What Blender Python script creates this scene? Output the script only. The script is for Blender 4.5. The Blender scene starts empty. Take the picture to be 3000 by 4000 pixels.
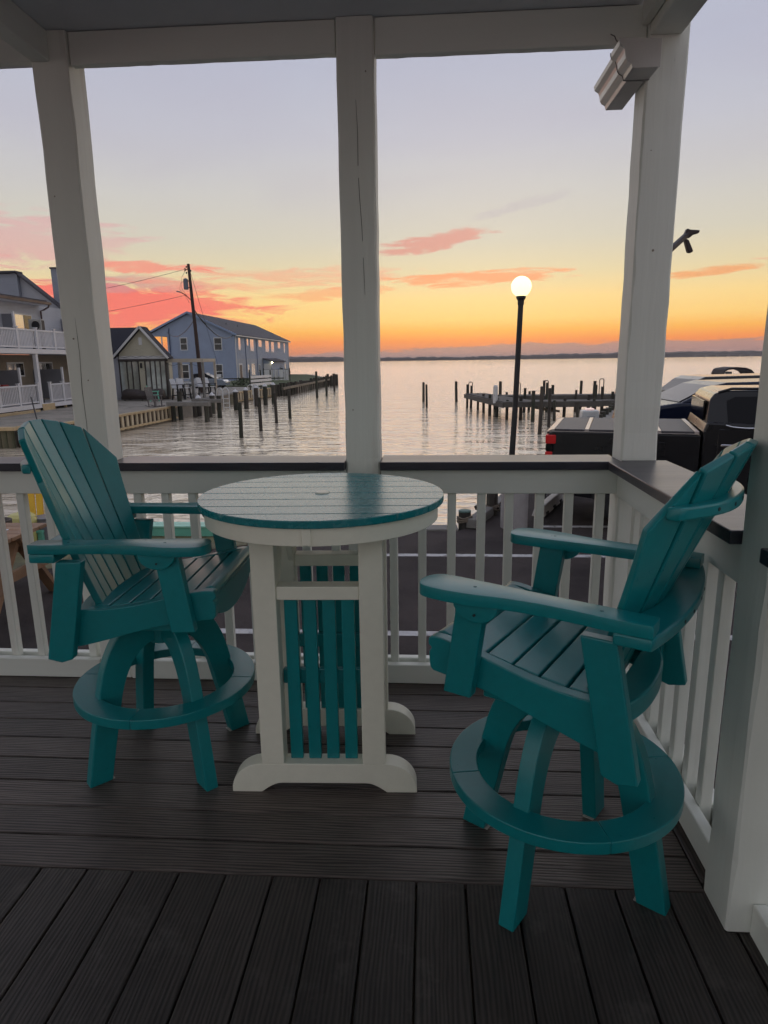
import bpy, bmesh, math, random
from mathutils import Vector, Matrix
random.seed(7)
S = bpy.context.scene
COL = S.collection
R = math.radians

# ------------------------------------------------------------------ camera
cam = bpy.data.cameras.new('camera'); camo = bpy.data.objects.new('camera', cam); COL.objects.link(camo); S.camera = camo
cam.sensor_fit = 'VERTICAL'; cam.sensor_height = 24.0; cam.lens = 24.0 * 2602.6 / 4000.0
cam.clip_start = 0.05; cam.clip_end = 40000
CY, CP, CR = 0.06814, 0.22375, -0.0131
_F = Vector((-math.sin(CY) * math.cos(CP), math.cos(CY) * math.cos(CP), -math.sin(CP)))
_R = Vector((math.cos(CY), math.sin(CY), 0)); _U = _R.cross(_F)
_R2 = math.cos(CR) * _R + math.sin(CR) * _U; _U2 = -math.sin(CR) * _R + math.cos(CR) * _U
camo.matrix_world = Matrix(((_R2.x, _U2.x, -_F.x, 0), (_R2.y, _U2.y, -_F.y, 0), (_R2.z, _U2.z, -_F.z, 1.51), (0, 0, 0, 1)))

# ------------------------------------------------------------------ exposure
S.view_settings.view_transform = 'Standard'; S.view_settings.look = 'None'
S.view_settings.exposure = 0.0; S.view_settings.gamma = 1.0

def lin(c):
    return tuple((v / 255 / 12.92 if v / 255 <= .04045 else ((v / 255 + .055) / 1.055) ** 2.4) for v in c) + (1.0,)

# ------------------------------------------------------------------ world: dusk sky with pink cloud
W = bpy.data.worlds.new('World'); S.world = W; W.use_nodes = True
nt = W.node_tree; N = nt.nodes; L = nt.links; N.clear()
def nd(t, **k):
    n = N.new(t)
    for a, b in k.items(): setattr(n, a, b)
    return n
def wm(op, a, b=None, c=None, clamp=False):
    n = nd('ShaderNodeMath', operation=op); n.use_clamp = clamp
    for i, v in enumerate((a, b, c)):
        if v is None: continue
        if isinstance(v, (int, float)): n.inputs[i].default_value = v
        else: L.new(v, n.inputs[i])
    return n.outputs[0]
def wmix(f, a, b):
    n = nd('ShaderNodeMix', data_type='RGBA')
    for s_, v in ((n.inputs[0], f), (n.inputs[6], a), (n.inputs[7], b)):
        if isinstance(v, (int, float)): s_.default_value = v
        elif isinstance(v, tuple): s_.default_value = v
        else: L.new(v, s_)
    return n.outputs[2]
def wramp(fac, stops):
    n = nd('ShaderNodeValToRGB'); e = n.color_ramp.elements
    while len(e) > 1: e.remove(e[-1])
    e[0].position = stops[0][0]; e[0].color = stops[0][1]
    for p, c in stops[1:]:
        k = e.new(p); k.color = c
    L.new(fac, n.inputs[0]); return n.outputs[0]
tc = nd('ShaderNodeTexCoord'); sx = nd('ShaderNodeSeparateXYZ'); L.new(tc.outputs['Generated'], sx.inputs[0])
elev = wm('MULTIPLY', wm('ARCSINE', sx.outputs[2]), 180 / math.pi)
azim = wm('MULTIPLY', wm('ARCTAN2', sx.outputs[0], sx.outputs[1]), 180 / math.pi)
f90 = wm('DIVIDE', elev, 90.0, clamp=True)
def stops(l): return [(math.sqrt(d / 90), lin(c)) for d, c in l]
fs = wm('SQRT', f90)
west = wramp(fs, stops([(0, (196, 132, 112)), (.9, (232, 140, 96)), (1.5, (251, 148, 80)), (2.3, (254, 182, 88)), (3.2, (255, 208, 124)), (4.8, (251, 216, 146)), (6.8, (229, 212, 171)), (9.2, (213, 206, 188)), (12.5, (205, 202, 198)), (16.5, (194, 194, 204)), (21, (184, 187, 204)), (35, (178, 183, 201)), (90, (168, 175, 199))]))
east = wramp(fs, stops([(0, (178, 174, 172)), (5, (190, 185, 182)), (12, (194, 191, 190)), (25, (186, 188, 196)), (90, (168, 175, 199))]))  # unseen eastern sky, brightened to fill the porch from behind
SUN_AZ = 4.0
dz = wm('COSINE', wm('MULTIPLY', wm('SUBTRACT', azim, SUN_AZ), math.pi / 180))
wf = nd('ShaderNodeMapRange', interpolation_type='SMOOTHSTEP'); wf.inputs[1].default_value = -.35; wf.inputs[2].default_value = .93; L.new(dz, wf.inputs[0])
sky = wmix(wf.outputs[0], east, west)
# cloud noise in azimuth/elevation, streaked along the horizon
cv = nd('ShaderNodeCombineXYZ'); L.new(wm('MULTIPLY', azim, .24), cv.inputs[0]); L.new(wm('MULTIPLY', elev, 1.45), cv.inputs[1])
cn = nd('ShaderNodeTexNoise'); cn.inputs['Scale'].default_value = 1.0; cn.inputs['Detail'].default_value = 8; cn.inputs['Roughness'].default_value = .62; cn.inputs['Distortion'].default_value = .9
L.new(cv.outputs[0], cn.inputs['Vector'])
noise = cn.outputs[0]
# lavender mottling high up
cv2 = nd('ShaderNodeCombineXYZ'); L.new(wm('MULTIPLY', azim, .045), cv2.inputs[0]); L.new(wm('MULTIPLY', elev, .16), cv2.inputs[1])
cn2 = nd('ShaderNodeTexNoise'); cn2.inputs['Scale'].default_value = 1.0; cn2.inputs['Detail'].default_value = 4; cn2.inputs['Distortion'].default_value = .5
L.new(cv2.outputs[0], cn2.inputs['Vector'])
hi = nd('ShaderNodeMapRange'); hi.inputs[1].default_value = .42; hi.inputs[2].default_value = .72; L.new(cn2.outputs[0], hi.inputs[0])
himask = nd('ShaderNodeMapRange', interpolation_type='SMOOTHSTEP'); himask.inputs[1].default_value = 8; himask.inputs[2].default_value = 14; L.new(elev, himask.inputs[0])
sky = wmix(wm('MULTIPLY', wm('MULTIPLY', hi.outputs[0], himask.outputs[0]), .28), sky, lin((182, 174, 190)))
def cloud(sky, az, el, wa, we, tilt, col, amt, lo=.40):
    da = wm('SUBTRACT', azim, az)
    v = wm('MULTIPLY_ADD', da, -tilt / we, wm('MULTIPLY_ADD', elev, 1 / we, -el / we))
    u = wm('MULTIPLY', da, 1 / wa)
    m = wm('SUBTRACT', noise4, wm('MULTIPLY_ADD', u, u, wm('MULTIPLY', v, v)))     # noise eats into the ellipse
    f = wm('MULTIPLY', wm('MULTIPLY', wm('ADD', m, .85 - 6 * lo, clamp=True), min(amt, 1.0)), soft)
    return wmix(f, sky, lin(col))
noise4 = wm('MULTIPLY', noise, 6.0)
soft = wm('MULTIPLY_ADD', cn2.outputs[0], 1.5, .15, clamp=True)     # broad thinning so no cloud is an even patch
for a in [(-25, 4.4, 9.5, 1.4, -.02, (247, 124, 110), 1.0, .34), (-32, 8.8, 8, 1.7, .02, (224, 164, 168), .7, .40), (-23, 6.0, 6, .6, .0, (190, 142, 152), .6, .42),
          (-13, 6.4, 11, .9, .04, (246, 160, 132), .6, .45), (-8, 5.3, 6, .45, .06, (250, 158, 112), .7, .44), (.6, 9.2, 4.2, .6, .16, (218, 148, 138), .85, .39),
          (4.0, 6.4, 7.0, .5, .03, (249, 158, 112), .9, .40), (7.5, 11.6, 3.4, .4, .2, (190, 182, 188), .5, .41), (21, 6.1, 3.4, .3, .06, (243, 156, 100), 1.0, .38),
          (-22, 7.2, 5, .4, 0, (247, 140, 124), .95, .40), (-46, 6.5, 12, 2.2, 0, (234, 140, 136), .8, .44), (40, 6.5, 14, 1.4, 0, (240, 160, 130), .8, .46)]:
    sky = cloud(sky, *a)
# low mauve cloud bank on the horizon
bank = wm('ADD', wm('MULTIPLY', wm('SUBTRACT', noise, .5), 1.3), wm('ADD', .55, wm('MULTIPLY', wm('MINIMUM', wm('ADD', azim, 8.0), 14.0), .045)))
bk = nd('ShaderNodeMapRange', interpolation_type='SMOOTHSTEP'); bk.inputs[1].default_value = .12; bk.inputs[2].default_value = -.10; L.new(wm('SUBTRACT', elev, bank), bk.inputs[0])
sky = wmix(wm('MULTIPLY', bk.outputs[0], .85), sky, lin((170, 138, 136)))
# physical sky at trace strength; the gradient sky above gives the dusk light
ns = nd('ShaderNodeTexSky', sky_type='NISHITA'); ns.sun_disc = False; ns.sun_elevation = R(10); ns.sun_rotation = R(SUN_AZ); ns.air_density = 1.0; ns.dust_density = 1.5
bgn = nd('ShaderNodeBackground'); bgn.inputs[1].default_value = 0.002; L.new(ns.outputs[0], bgn.inputs[0])
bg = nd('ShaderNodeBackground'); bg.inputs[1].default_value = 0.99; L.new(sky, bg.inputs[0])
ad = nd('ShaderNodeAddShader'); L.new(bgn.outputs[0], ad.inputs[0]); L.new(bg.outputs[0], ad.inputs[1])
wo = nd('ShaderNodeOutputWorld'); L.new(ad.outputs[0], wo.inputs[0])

W.cycles.sampling_method = 'MANUAL'; W.cycles.sample_map_resolution = 512
S.cycles.use_adaptive_sampling = True; S.cycles.adaptive_threshold = .03; S.cycles.adaptive_min_samples = 12
S.cycles.max_bounces = 6; S.cycles.diffuse_bounces = 4; S.cycles.glossy_bounces = 3; S.cycles.transmission_bounces = 4; S.cycles.sample_clamp_indirect = 6.0

# the broad afterglow left by the sun that has just gone
sl = bpy.data.lights.new('afterglow', 'SUN'); sl.energy = .28; sl.angle = R(60); sl.color = (1.0, .93, .86)
slo = bpy.data.objects.new('afterglow', sl); COL.objects.link(slo)
_d = Vector((math.sin(R(SUN_AZ)) * math.cos(R(10)), math.cos(R(SUN_AZ)) * math.cos(R(10)), math.sin(R(10))))
slo.rotation_euler = _d.to_track_quat('Z', 'Y').to_euler(); slo.location = (0, 30, 12)

# ------------------------------------------------------------------ materials
MATS = {}
def M(name, col, rough=.5, var=.12, vs=6.0, bump=0.0, bs=60.0, stretch=(1, 1, 1), metal=0.0, spec=.5, rnd=0.0, col2=None, c2lo=.5, c2hi=.7, c2s=3.0, coat=0.0, detail=5, bdist=.002, rvar=.08):
    if name in MATS: return MATS[name]
    m = bpy.data.materials.new(name); m.use_nodes = True; t = m.node_tree; n = t.nodes; l = t.links
    p = n['Principled BSDF']; p.inputs['Roughness'].default_value = rough; p.inputs['Metallic'].default_value = metal
    p.inputs['Specular IOR Level'].default_value = spec; p.inputs['Coat Weight'].default_value = coat; p.inputs['Coat Roughness'].default_value = .05
    tcn = n.new('ShaderNodeTexCoord'); mp = n.new('ShaderNodeMapping'); mp.inputs['Scale'].default_value = stretch
    oi = n.new('ShaderNodeObjectInfo')
    ma = n.new('ShaderNodeVectorMath'); ma.operation = 'MULTIPLY_ADD'
    cx = n.new('ShaderNodeCombineXYZ'); 
    for i in range(3): l.new(oi.outputs['Random'], cx.inputs[i])
    l.new(cx.outputs[0], ma.inputs[0]); ma.inputs[1].default_value = (37.0, 53.0, 71.0); l.new(tcn.outputs['Object'], ma.inputs[2])
    l.new(ma.outputs[0], mp.inputs[0])
    no = n.new('ShaderNodeTexNoise'); no.inputs['Scale'].default_value = vs; no.inputs['Detail'].default_value = detail; no.inputs['Roughness'].default_value = .62
    l.new(mp.outputs[0], no.inputs['Vector'])
    mr = n.new('ShaderNodeMapRange'); mr.inputs[1].default_value = .25; mr.inputs[2].default_value = .75; mr.inputs[3].default_value = 1 - var; mr.inputs[4].default_value = 1 + var
    l.new(no.outputs[0], mr.inputs[0])
    fac = mr.outputs[0]
    if rnd:
        r2 = n.new('ShaderNodeMapRange'); r2.inputs[3].default_value = 1 - rnd; r2.inputs[4].default_value = 1 + rnd; l.new(oi.outputs['Random'], r2.inputs[0])
        mu = n.new('ShaderNodeMath'); mu.operation = 'MULTIPLY'; l.new(fac, mu.inputs[0]); l.new(r2.outputs[0], mu.inputs[1]); fac = mu.outputs[0]
    base = None
    if col2:
        n2 = n.new('ShaderNodeTexNoise'); n2.inputs['Scale'].default_value = c2s; n2.inputs['Detail'].default_value = 6; n2.inputs['Roughness'].default_value = .65; l.new(mp.outputs[0], n2.inputs['Vector'])
        mm = n.new('ShaderNodeMapRange'); mm.inputs[1].default_value = c2lo; mm.inputs[2].default_value = c2hi; l.new(n2.outputs[0], mm.inputs[0])
        mx = n.new('ShaderNodeMix'); mx.data_type = 'RGBA'; l.new(mm.outputs[0], mx.inputs[0]); mx.inputs[6].default_value = (*col, 1); mx.inputs[7].default_value = (*col2, 1); base = mx.outputs[2]
    vm = n.new('ShaderNodeVectorMath'); vm.operation = 'SCALE'
    if base is None: vm.inputs[0].default_value = col
    else: l.new(base, vm.inputs[0])
    l.new(fac, vm.inputs['Scale']); l.new(vm.outputs[0], p.inputs['Base Color'])
    rr = n.new('ShaderNodeMapRange'); rr.inputs[3].default_value = max(.02, rough - rvar); rr.inputs[4].default_value = min(1, rough + rvar); l.new(no.outputs[0], rr.inputs[0]); l.new(rr.outputs[0], p.inputs['Roughness'])
    if bump:
        nb = n.new('ShaderNodeTexNoise'); nb.inputs['Scale'].default_value = bs; nb.inputs['Detail'].default_value = 4; l.new(mp.outputs[0], nb.inputs['Vector'])
        b = n.new('ShaderNodeBump'); b.inputs['Strength'].default_value = bump; b.inputs['Distance'].default_value = bdist; l.new(nb.outputs[0], b.inputs['Height']); l.new(b.outputs[0], p.inputs['Normal'])
    MATS[name] = m; return m

def grain_mat(name, col, dark, axis, rough=.5, bump=.6, scale=1.0):
    """embossed wood-grain composite board, grain along axis 'x' or 'y'"""
    m = bpy.data.materials.new(name); m.use_nodes = True; t = m.node_tree; n = t.nodes; l = t.links; p = n['Principled BSDF']
    tcn = n.new('ShaderNodeTexCoord'); oi = n.new('ShaderNodeObjectInfo'); cx = n.new('ShaderNodeCombineXYZ')
    for i in range(3): l.new(oi.outputs['Random'], cx.inputs[i])
    ma = n.new('ShaderNodeVectorMath'); ma.operation = 'MULTIPLY_ADD'; ma.inputs[1].default_value = (17.3, 29.7, 11.1); l.new(cx.outputs[0], ma.inputs[0]); l.new(tcn.outputs['Object'], ma.inputs[2])
    mp = n.new('ShaderNodeMapping'); mp.inputs['Scale'].default_value = (.14, 1, 1) if axis == 'x' else (1, .14, 1); l.new(ma.outputs[0], mp.inputs[0])
    wv = n.new('ShaderNodeTexWave'); wv.wave_type = 'BANDS'; wv.bands_direction = 'Y' if axis == 'x' else 'X'; wv.inputs['Scale'].default_value = 26 * scale; wv.inputs['Distortion'].default_value = 9.0; wv.inputs['Detail'].default_value = 3; wv.inputs['Detail Scale'].default_value = .55
    l.new(mp.outputs[0], wv.inputs['Vector'])
    mp2 = n.new('ShaderNodeMapping'); mp2.inputs['Scale'].default_value = (.05, 1, 1) if axis == 'x' else (1, .05, 1); l.new(ma.outputs[0], mp2.inputs[0])
    no = n.new('ShaderNodeTexNoise'); no.inputs['Scale'].default_value = 150; no.inputs['Detail'].default_value = 4; l.new(mp2.outputs[0], no.inputs['Vector'])
    big = n.new('ShaderNodeTexNoise'); big.inputs['Scale'].default_value = 2.2; big.inputs['Detail'].default_value = 3; l.new(ma.outputs[0], big.inputs['Vector'])
    ad = n.new('ShaderNodeMath'); ad.operation = 'MULTIPLY_ADD'; l.new(wv.outputs['Fac'], ad.inputs[0]); ad.inputs[1].default_value = .55; l.new(no.outputs[0], ad.inputs[2])
    mr = n.new('ShaderNodeMapRange'); mr.inputs[1].default_value = .45; mr.inputs[2].default_value = 1.1; l.new(ad.outputs[0], mr.inputs[0])
    mx = n.new('ShaderNodeMix'); mx.data_type = 'RGBA'; mx.inputs[6].default_value = (*dark, 1); mx.inputs[7].default_value = (*col, 1); l.new(mr.outputs[0], mx.inputs[0])
    v = n.new('ShaderNodeMapRange'); v.inputs[1].default_value = .3; v.inputs[2].default_value = .7; v.inputs[3].default_value = .78; v.inputs[4].default_value = 1.2; l.new(big.outputs[0], v.inputs[0])
    rn = n.new('ShaderNodeMapRange'); rn.inputs[3].default_value = .76; rn.inputs[4].default_value = 1.24; l.new(oi.outputs['Random'], rn.inputs[0])
    mu = n.new('ShaderNodeMath'); mu.operation = 'MULTIPLY'; l.new(v.outputs[0], mu.inputs[0]); l.new(rn.outputs[0], mu.inputs[1])
    sc = n.new('ShaderNodeVectorMath'); sc.operation = 'SCALE'; l.new(mx.outputs[2], sc.inputs[0]); l.new(mu.outputs[0], sc.inputs['Scale']); l.new(sc.outputs[0], p.inputs['Base Color'])
    dn = n.new('ShaderNodeTexNoise'); dn.inputs['Scale'].default_value = 5.5; dn.inputs['Detail'].default_value = 9; dn.inputs['Roughness'].default_value = .75; l.new(ma.outputs[0], dn.inputs['Vector'])
    dr = n.new('ShaderNodeMapRange'); dr.inputs[1].default_value = .54; dr.inputs[2].default_value = .78; dr.inputs[4].default_value = .55; l.new(dn.outputs[0], dr.inputs[0])
    dm = n.new('ShaderNodeMix'); dm.data_type = 'RGBA'; l.new(dr.outputs[0], dm.inputs[0]); l.new(sc.outputs[0], dm.inputs[6]); dm.inputs[7].default_value = (.15, .135, .12, 1); l.new(dm.outputs[2], p.inputs['Base Color'])   # dust and scuffs
    rr = n.new('ShaderNodeMapRange'); rr.inputs[3].default_value = rough - .08; rr.inputs[4].default_value = rough + .16; l.new(dn.outputs[0], rr.inputs[0]); l.new(rr.outputs[0], p.inputs['Roughness'])
    b = n.new('ShaderNodeBump'); b.inputs['Strength'].default_value = bump; b.inputs['Distance'].default_value = .002; l.new(ad.outputs[0], b.inputs['Height']); l.new(b.outputs[0], p.inputs['Normal'])
    return m

def emit(name, col, strength, rough=.3):
    m = bpy.data.materials.new(name); m.use_nodes = True; p = m.node_tree.nodes['Principled BSDF']
    p.inputs['Base Color'].default_value = (*col, 1); p.inputs['Emission Color'].default_value = (*col, 1); p.inputs['Emission Strength'].default_value = strength; p.inputs['Roughness'].default_value = rough
    return m

def siding(name, col, pitch, rough=.6, depth=.4, var=.06):
    """lap siding too far off to see board by board: fine relief only"""
    m = bpy.data.materials.new(name); m.use_nodes = True; t = m.node_tree; n = t.nodes; l = t.links; p = n['Principled BSDF']
    tcn = n.new('ShaderNodeTexCoord'); sp = n.new('ShaderNodeSeparateXYZ'); l.new(tcn.outputs['Object'], sp.inputs[0])
    fr = n.new('ShaderNodeMath'); fr.operation = 'DIVIDE'; l.new(sp.outputs[2], fr.inputs[0]); fr.inputs[1].default_value = pitch
    f2 = n.new('ShaderNodeMath'); f2.operation = 'FRACT'; l.new(fr.outputs[0], f2.inputs[0])
    b = n.new('ShaderNodeBump'); b.invert = True; b.inputs['Strength'].default_value = depth; b.inputs['Distance'].default_value = .05; l.new(f2.outputs[0], b.inputs['Height']); l.new(b.outputs[0], p.inputs['Normal'])
    no = n.new('ShaderNodeTexNoise'); no.inputs['Scale'].default_value = .9; no.inputs['Detail'].default_value = 5; l.new(tcn.outputs['Object'], no.inputs['Vector'])
    mr = n.new('ShaderNodeMapRange'); mr.inputs[1].default_value = .3; mr.inputs[2].default_value = .7; mr.inputs[3].default_value = 1 - var; mr.inputs[4].default_value = 1 + var; l.new(no.outputs[0], mr.inputs[0])
    sc = n.new('ShaderNodeVectorMath'); sc.operation = 'SCALE'; sc.inputs[0].default_value = col; l.new(mr.outputs[0], sc.inputs['Scale']); l.new(sc.outputs[0], p.inputs['Base Color']); p.inputs['Roughness'].default_value = rough
    return m

PAINT = M('white_paint_wood', (.79, .81, .745), .55, .08, 5, .5, 40, (1, 1, .07), rnd=.06, col2=(.66, .63, .57), c2lo=.60, c2hi=.74, c2s=4, bdist=.004)
PAINTX = M('white_paint_board', (.79, .81, .745), .55, .05, 5, .30, 40, (.07, 1, 1), rnd=.06, col2=(.66, .63, .57), c2lo=.60, c2hi=.74, c2s=4, bdist=.003)
PAINTY = M('white_paint_side_board', (.79, .81, .745), .55, .05, 5, .30, 40, (1, .07, 1), rnd=.06, col2=(.66, .63, .57), c2lo=.60, c2hi=.74, c2s=4, bdist=.003)
CRACK = M('bare_dark_crack', (.16, .15, .135), .9)
CAP = M('black_cap_board', (.030, .028, .040), .34, .2, 9, .25, 60, (.1, 1, 1), col2=(.10, .085, .08), c2lo=.62, c2hi=.75, c2s=7)
CEIL = M('ceiling_paint', (.74, .75, .78), .6, .06, 3, .1, 40)
TEAL = M('teal_poly_lumber', (.003, .215, .232), .30, .06, 40, .04, 600, bdist=.0006, rnd=.06, spec=.62, rvar=.06)
TEALTOP = M('teal_tabletop_lumber', (.003, .198, .220), .27, .06, 40, .03, 600, bdist=.0006, rnd=.05, spec=.75, rvar=.05)
WPOLY = M('white_poly_lumber', (.84, .83, .70), .38, .03, 30, .16, 350, bdist=.0006, spec=.5)
TEALP = M('teal_plug', (.002, .12, .135), .5)
STEEL = M('dark_steel', (.05, .05, .055), .4, metal=.8)
PALE = M('pale_foot_glide', (.55, .5, .45), .5)
DECKX = grain_mat('deck_board_across_lit', (.150, .120, .104), (.034, .027, .024), 'x', .42)  # far boards lighter: the open light by the rail is in their colour
DECKY = grain_mat('deck_board_along_shaded', (.066, .054, .047), (.021, .018, .016), 'y', .50)  # same decking darker: the roof's shade near the camera is in its colour
ALUM = M('white_aluminium', (.60, .58, .56), .32, .05, 8, coat=.2)

# ------------------------------------------------------------------ geometry helpers
OFF = {}
def thing(name, label, cat, loc=(0, 0, 0), rz=0.0, group=None, world=True):
    o = bpy.data.objects.new(name, None); COL.objects.link(o); o.empty_display_size = .1
    o.location = loc; o.rotation_euler = (0, 0, rz); o['label'] = label; o['category'] = cat
    if group: o['group'] = group
    OFF[o.name] = Vector(loc) if world else Vector((0, 0, 0))
    return o
def tag(o, label, cat, group=None):
    o['label'] = label; o['category'] = cat
    if group: o['group'] = group
    return o
def obj(name, bm, mat, parent=None, bev=0.0, seg=1, smooth=False, kind=None, rawnorm=False, sm=0.0):
    if not rawnorm: bmesh.ops.recalc_face_normals(bm, faces=bm.faces[:])
    if bev:
        es = [e for e in bm.edges if len(e.link_faces) == 2 and e.calc_face_angle(0) > .5]
        bmesh.ops.bevel(bm, geom=es, offset=bev, segments=seg, profile=.5, affect='EDGES', clamp_overlap=True)
    if parent is not None:
        off = OFF[parent.name]
        if off.length: bmesh.ops.translate(bm, verts=bm.verts[:], vec=-off)
    me = bpy.data.meshes.new(name); bm.to_mesh(me); bm.free()
    if smooth:
        for p in me.polygons: p.use_smooth = True
    if mat: me.materials.append(mat)
    if sm:
        for p in me.polygons: p.use_smooth = True
        me.set_sharp_from_angle(angle=sm)
    o = bpy.data.objects.new(name, me); COL.objects.link(o)
    if parent is not None: o.parent = parent; OFF[o.name] = OFF[parent.name]
    else: OFF[o.name] = Vector((0, 0, 0))
    if kind: o['kind'] = kind
    return o
def struct(name, bm, mat, **k): return obj(name, bm, mat, kind='structure', **k)
def share(src, parent, vec, name=None):
    c = src.copy(); COL.objects.link(c); c.parent = parent; c.location = src.location + Vector(vec); OFF[c.name] = OFF[src.name]
    return c
def nb(): return bmesh.new()
def B(x0, x1, y0, y1, z0, z1, bm=None):
    bm = bm or nb()
    v = [bm.verts.new((x, y, z)) for x in (x0, x1) for y in (y0, y1) for z in (z0, z1)]
    for f in ((0, 1, 3, 2), (4, 6, 7, 5), (0, 4, 5, 1), (2, 3, 7, 6), (0, 2, 6, 4), (1, 5, 7, 3)): bm.faces.new([v[i] for i in f])
    return bm
def bar(p, q, w, h, bm=None, up=(0, 0, 1)):
    bm = bm or nb(); p = Vector(p); q = Vector(q); d = (q - p).normalized(); u = Vector(up)
    s = d.cross(u)
    if s.length < 1e-4: s = d.cross(Vector((0, 1, 0)))
    s.normalize(); u = s.cross(d)
    v = [bm.verts.new(a + s * (i * w / 2) + u * (j * h / 2)) for a in (p, q) for i in (-1, 1) for j in (-1, 1)]
    for f in ((0, 1, 3, 2), (4, 6, 7, 5), (0, 4, 5, 1), (2, 3, 7, 6), (0, 2, 6, 4), (1, 5, 7, 3)): bm.faces.new([v[i] for i in f])
    return bm
def prism(pts, axis, a, b, bm=None):
    bm = bm or nb()
    def P(u, v, w): return (u, w, v) if axis == 'y' else ((w, u, v) if axis == 'x' else (u, v, w))
    A = [bm.verts.new(P(u, v, a)) for u, v in pts]; Z = [bm.verts.new(P(u, v, b)) for u, v in pts]
    bm.faces.new(A); bm.faces.new(Z[::-1]); n = len(pts)
    for i in range(n): bm.faces.new((A[i], A[(i + 1) % n], Z[(i + 1) % n], Z[i]))
    return bm
def tube(pts, r, n=8, bm=None, caps=True):
    bm = bm or nb(); pts = [Vector(p) for p in pts]; rings = []
    for i, p in enumerate(pts):
        d = (pts[min(i + 1, len(pts) - 1)] - pts[max(i - 1, 0)]).normalized()
        s = d.cross(Vector((0, 0, 1)))
        if s.length < 1e-3: s = d.cross(Vector((0, 1, 0)))
        s.normalize(); u = s.cross(d)
        rr = r[i] if isinstance(r, (list, tuple)) else r
        rings.append([bm.verts.new(p + s * (rr * math.cos(2 * math.pi * k / n)) + u * (rr * math.sin(2 * math.pi * k / n))) for k in range(n)])
    for a, b in zip(rings, rings[1:]):
        for k in range(n): bm.faces.new((a[k], a[(k + 1) % n], b[(k + 1) % n], b[k]))
    if caps: bm.faces.new(rings[0][::-1]); bm.faces.new(rings[-1])
    return bm
def lathe(prof, cx, cy, n=24, bm=None):
    bm = bm or nb(); rings = []
    for r, z in prof: rings.append([bm.verts.new((cx + r * math.cos(2 * math.pi * k / n), cy + r * math.sin(2 * math.pi * k / n), z)) for k in range(n)])
    for a, b in zip(rings, rings[1:]):
        for k in range(n): bm.faces.new((a[k], a[(k + 1) % n], b[(k + 1) % n], b[k]))
    bm.faces.new(rings[0][::-1]); bm.faces.new(rings[-1])
    return bm
def cyl(cx, cy, z0, z1, r, n=16, r1=None, bm=None): return lathe([(r, z0), (r1 or r, z1)], cx, cy, n, bm)
def loft(secs, bm=None):
    """closed section loops -> skin with end caps"""
    bm = bm or nb(); rs = [[bm.verts.new(p) for p in s_] for s_ in secs]; n = len(rs[0])
    for a, b in zip(rs, rs[1:]):
        for k in range(n): bm.faces.new((a[k], a[(k + 1) % n], b[(k + 1) % n], b[k]))
    bm.faces.new(rs[0][::-1]); bm.faces.new(rs[-1]); return bm

# ================================================================== the porch
deck = thing('deck', 'dark brown grained composite porch deck', 'deck'); del deck['category']; del deck['label']; deck['kind'] = 'structure'
GAP = .006
ys = [1.690 + .1415 * k for k in range(12)]
for k in range(11):
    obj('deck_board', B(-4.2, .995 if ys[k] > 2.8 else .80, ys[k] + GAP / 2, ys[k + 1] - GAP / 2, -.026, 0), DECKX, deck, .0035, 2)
k = -26
while -.177 + .1440 * k < .98:
    x0 = -.177 + .1440 * k; x1 = x0 + .144
    if x0 > -3.9:
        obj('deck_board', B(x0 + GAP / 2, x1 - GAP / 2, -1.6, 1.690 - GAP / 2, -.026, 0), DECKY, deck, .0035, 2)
    k += 1
obj('edge_board', B(.803, .86, 1.722, 3.09, -.026, .004), DECKY, deck, .003)
JOIST = M('joist_wood', (.12, .09, .06), .8)
obj('joist_frame', B(-4.2, .98, -1.6, 3.20, -.26, -.0285), JOIST, deck)
obj('skirt_board', B(-4.2, 1.0, 3.202, 3.23, -.745, -.03), PAINTX, deck)

ceil = struct('ceiling', B(-4.4, .80, -.6, 3.26, 2.815, 2.90), CEIL)
obj('roof_deck', B(-4.6, .945, -.7, 3.30, 2.96, 3.05), CEIL, ceil)

def wobble(bm, amp):
    for v in bm.verts: v.co += Vector((random.uniform(-amp, amp), random.uniform(-amp, amp), 0))
def post_bm(x0, x1, y0, y1, z0, z1, n=26, amp=.0016, bevel=.007):
    secs = []
    c = bevel
    for i in range(n + 1):
        z = z0 + (z1 - z0) * i / n
        j = lambda: random.uniform(-amp, amp)
        a0, a1, b0, b1 = x0 + j(), x1 + j(), y0 + j(), y1 + j()
        cc = c * random.uniform(.5, 1.5)
        secs.append([(a0 + cc, b0, z), (a1 - cc, b0, z), (a1, b0 + cc, z), (a1, b1 - cc, z), (a1 - cc, b1, z), (a0 + cc, b1, z), (a0, b1 - cc, z), (a0, b0 + cc, z)])
    return loft(secs)
def crack(pts, y, w, parent):
    """a drying check that runs down the face of a post, a shallow sliver standing 1 mm proud of the paint"""
    bm = nb(); Lp = []; Rp = []
    for i, (x, z) in enumerate(pts):
        ww = w * (.25 + .75 * math.sin(math.pi * (i + .3) / (len(pts) - .4)))
        Lp.append((x - ww, z)); Rp.append((x + ww, z))
    prism(Lp + Rp[::-1], 'y', y - .001, y + .004, bm)
    return obj('crack', bm, CRACK, parent)
Y0, Y1 = 2.93, 3.075
def porch_post(label, x0, x1, y0=Y0, y1=Y1, z1=2.812):
    t = thing('porch_post', label, 'post', ((x0 + x1) / 2, (y0 + y1) / 2, 0.004), group='white square porch posts')
    obj('shaft', post_bm(x0, x1, y0, y1, 0.004, z1), PAINT, t)
    return t
p = porch_post('white square porch post behind the left chair', -1.603, -1.453)
crack([(-1.545, 1.15), (-1.541, 1.25), (-1.545, 1.40), (-1.538, 1.55), (-1.541, 1.72)], Y0, .0009, p)
p = porch_post('cracked white square porch post behind the round table', -.366, -.216)
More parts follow.
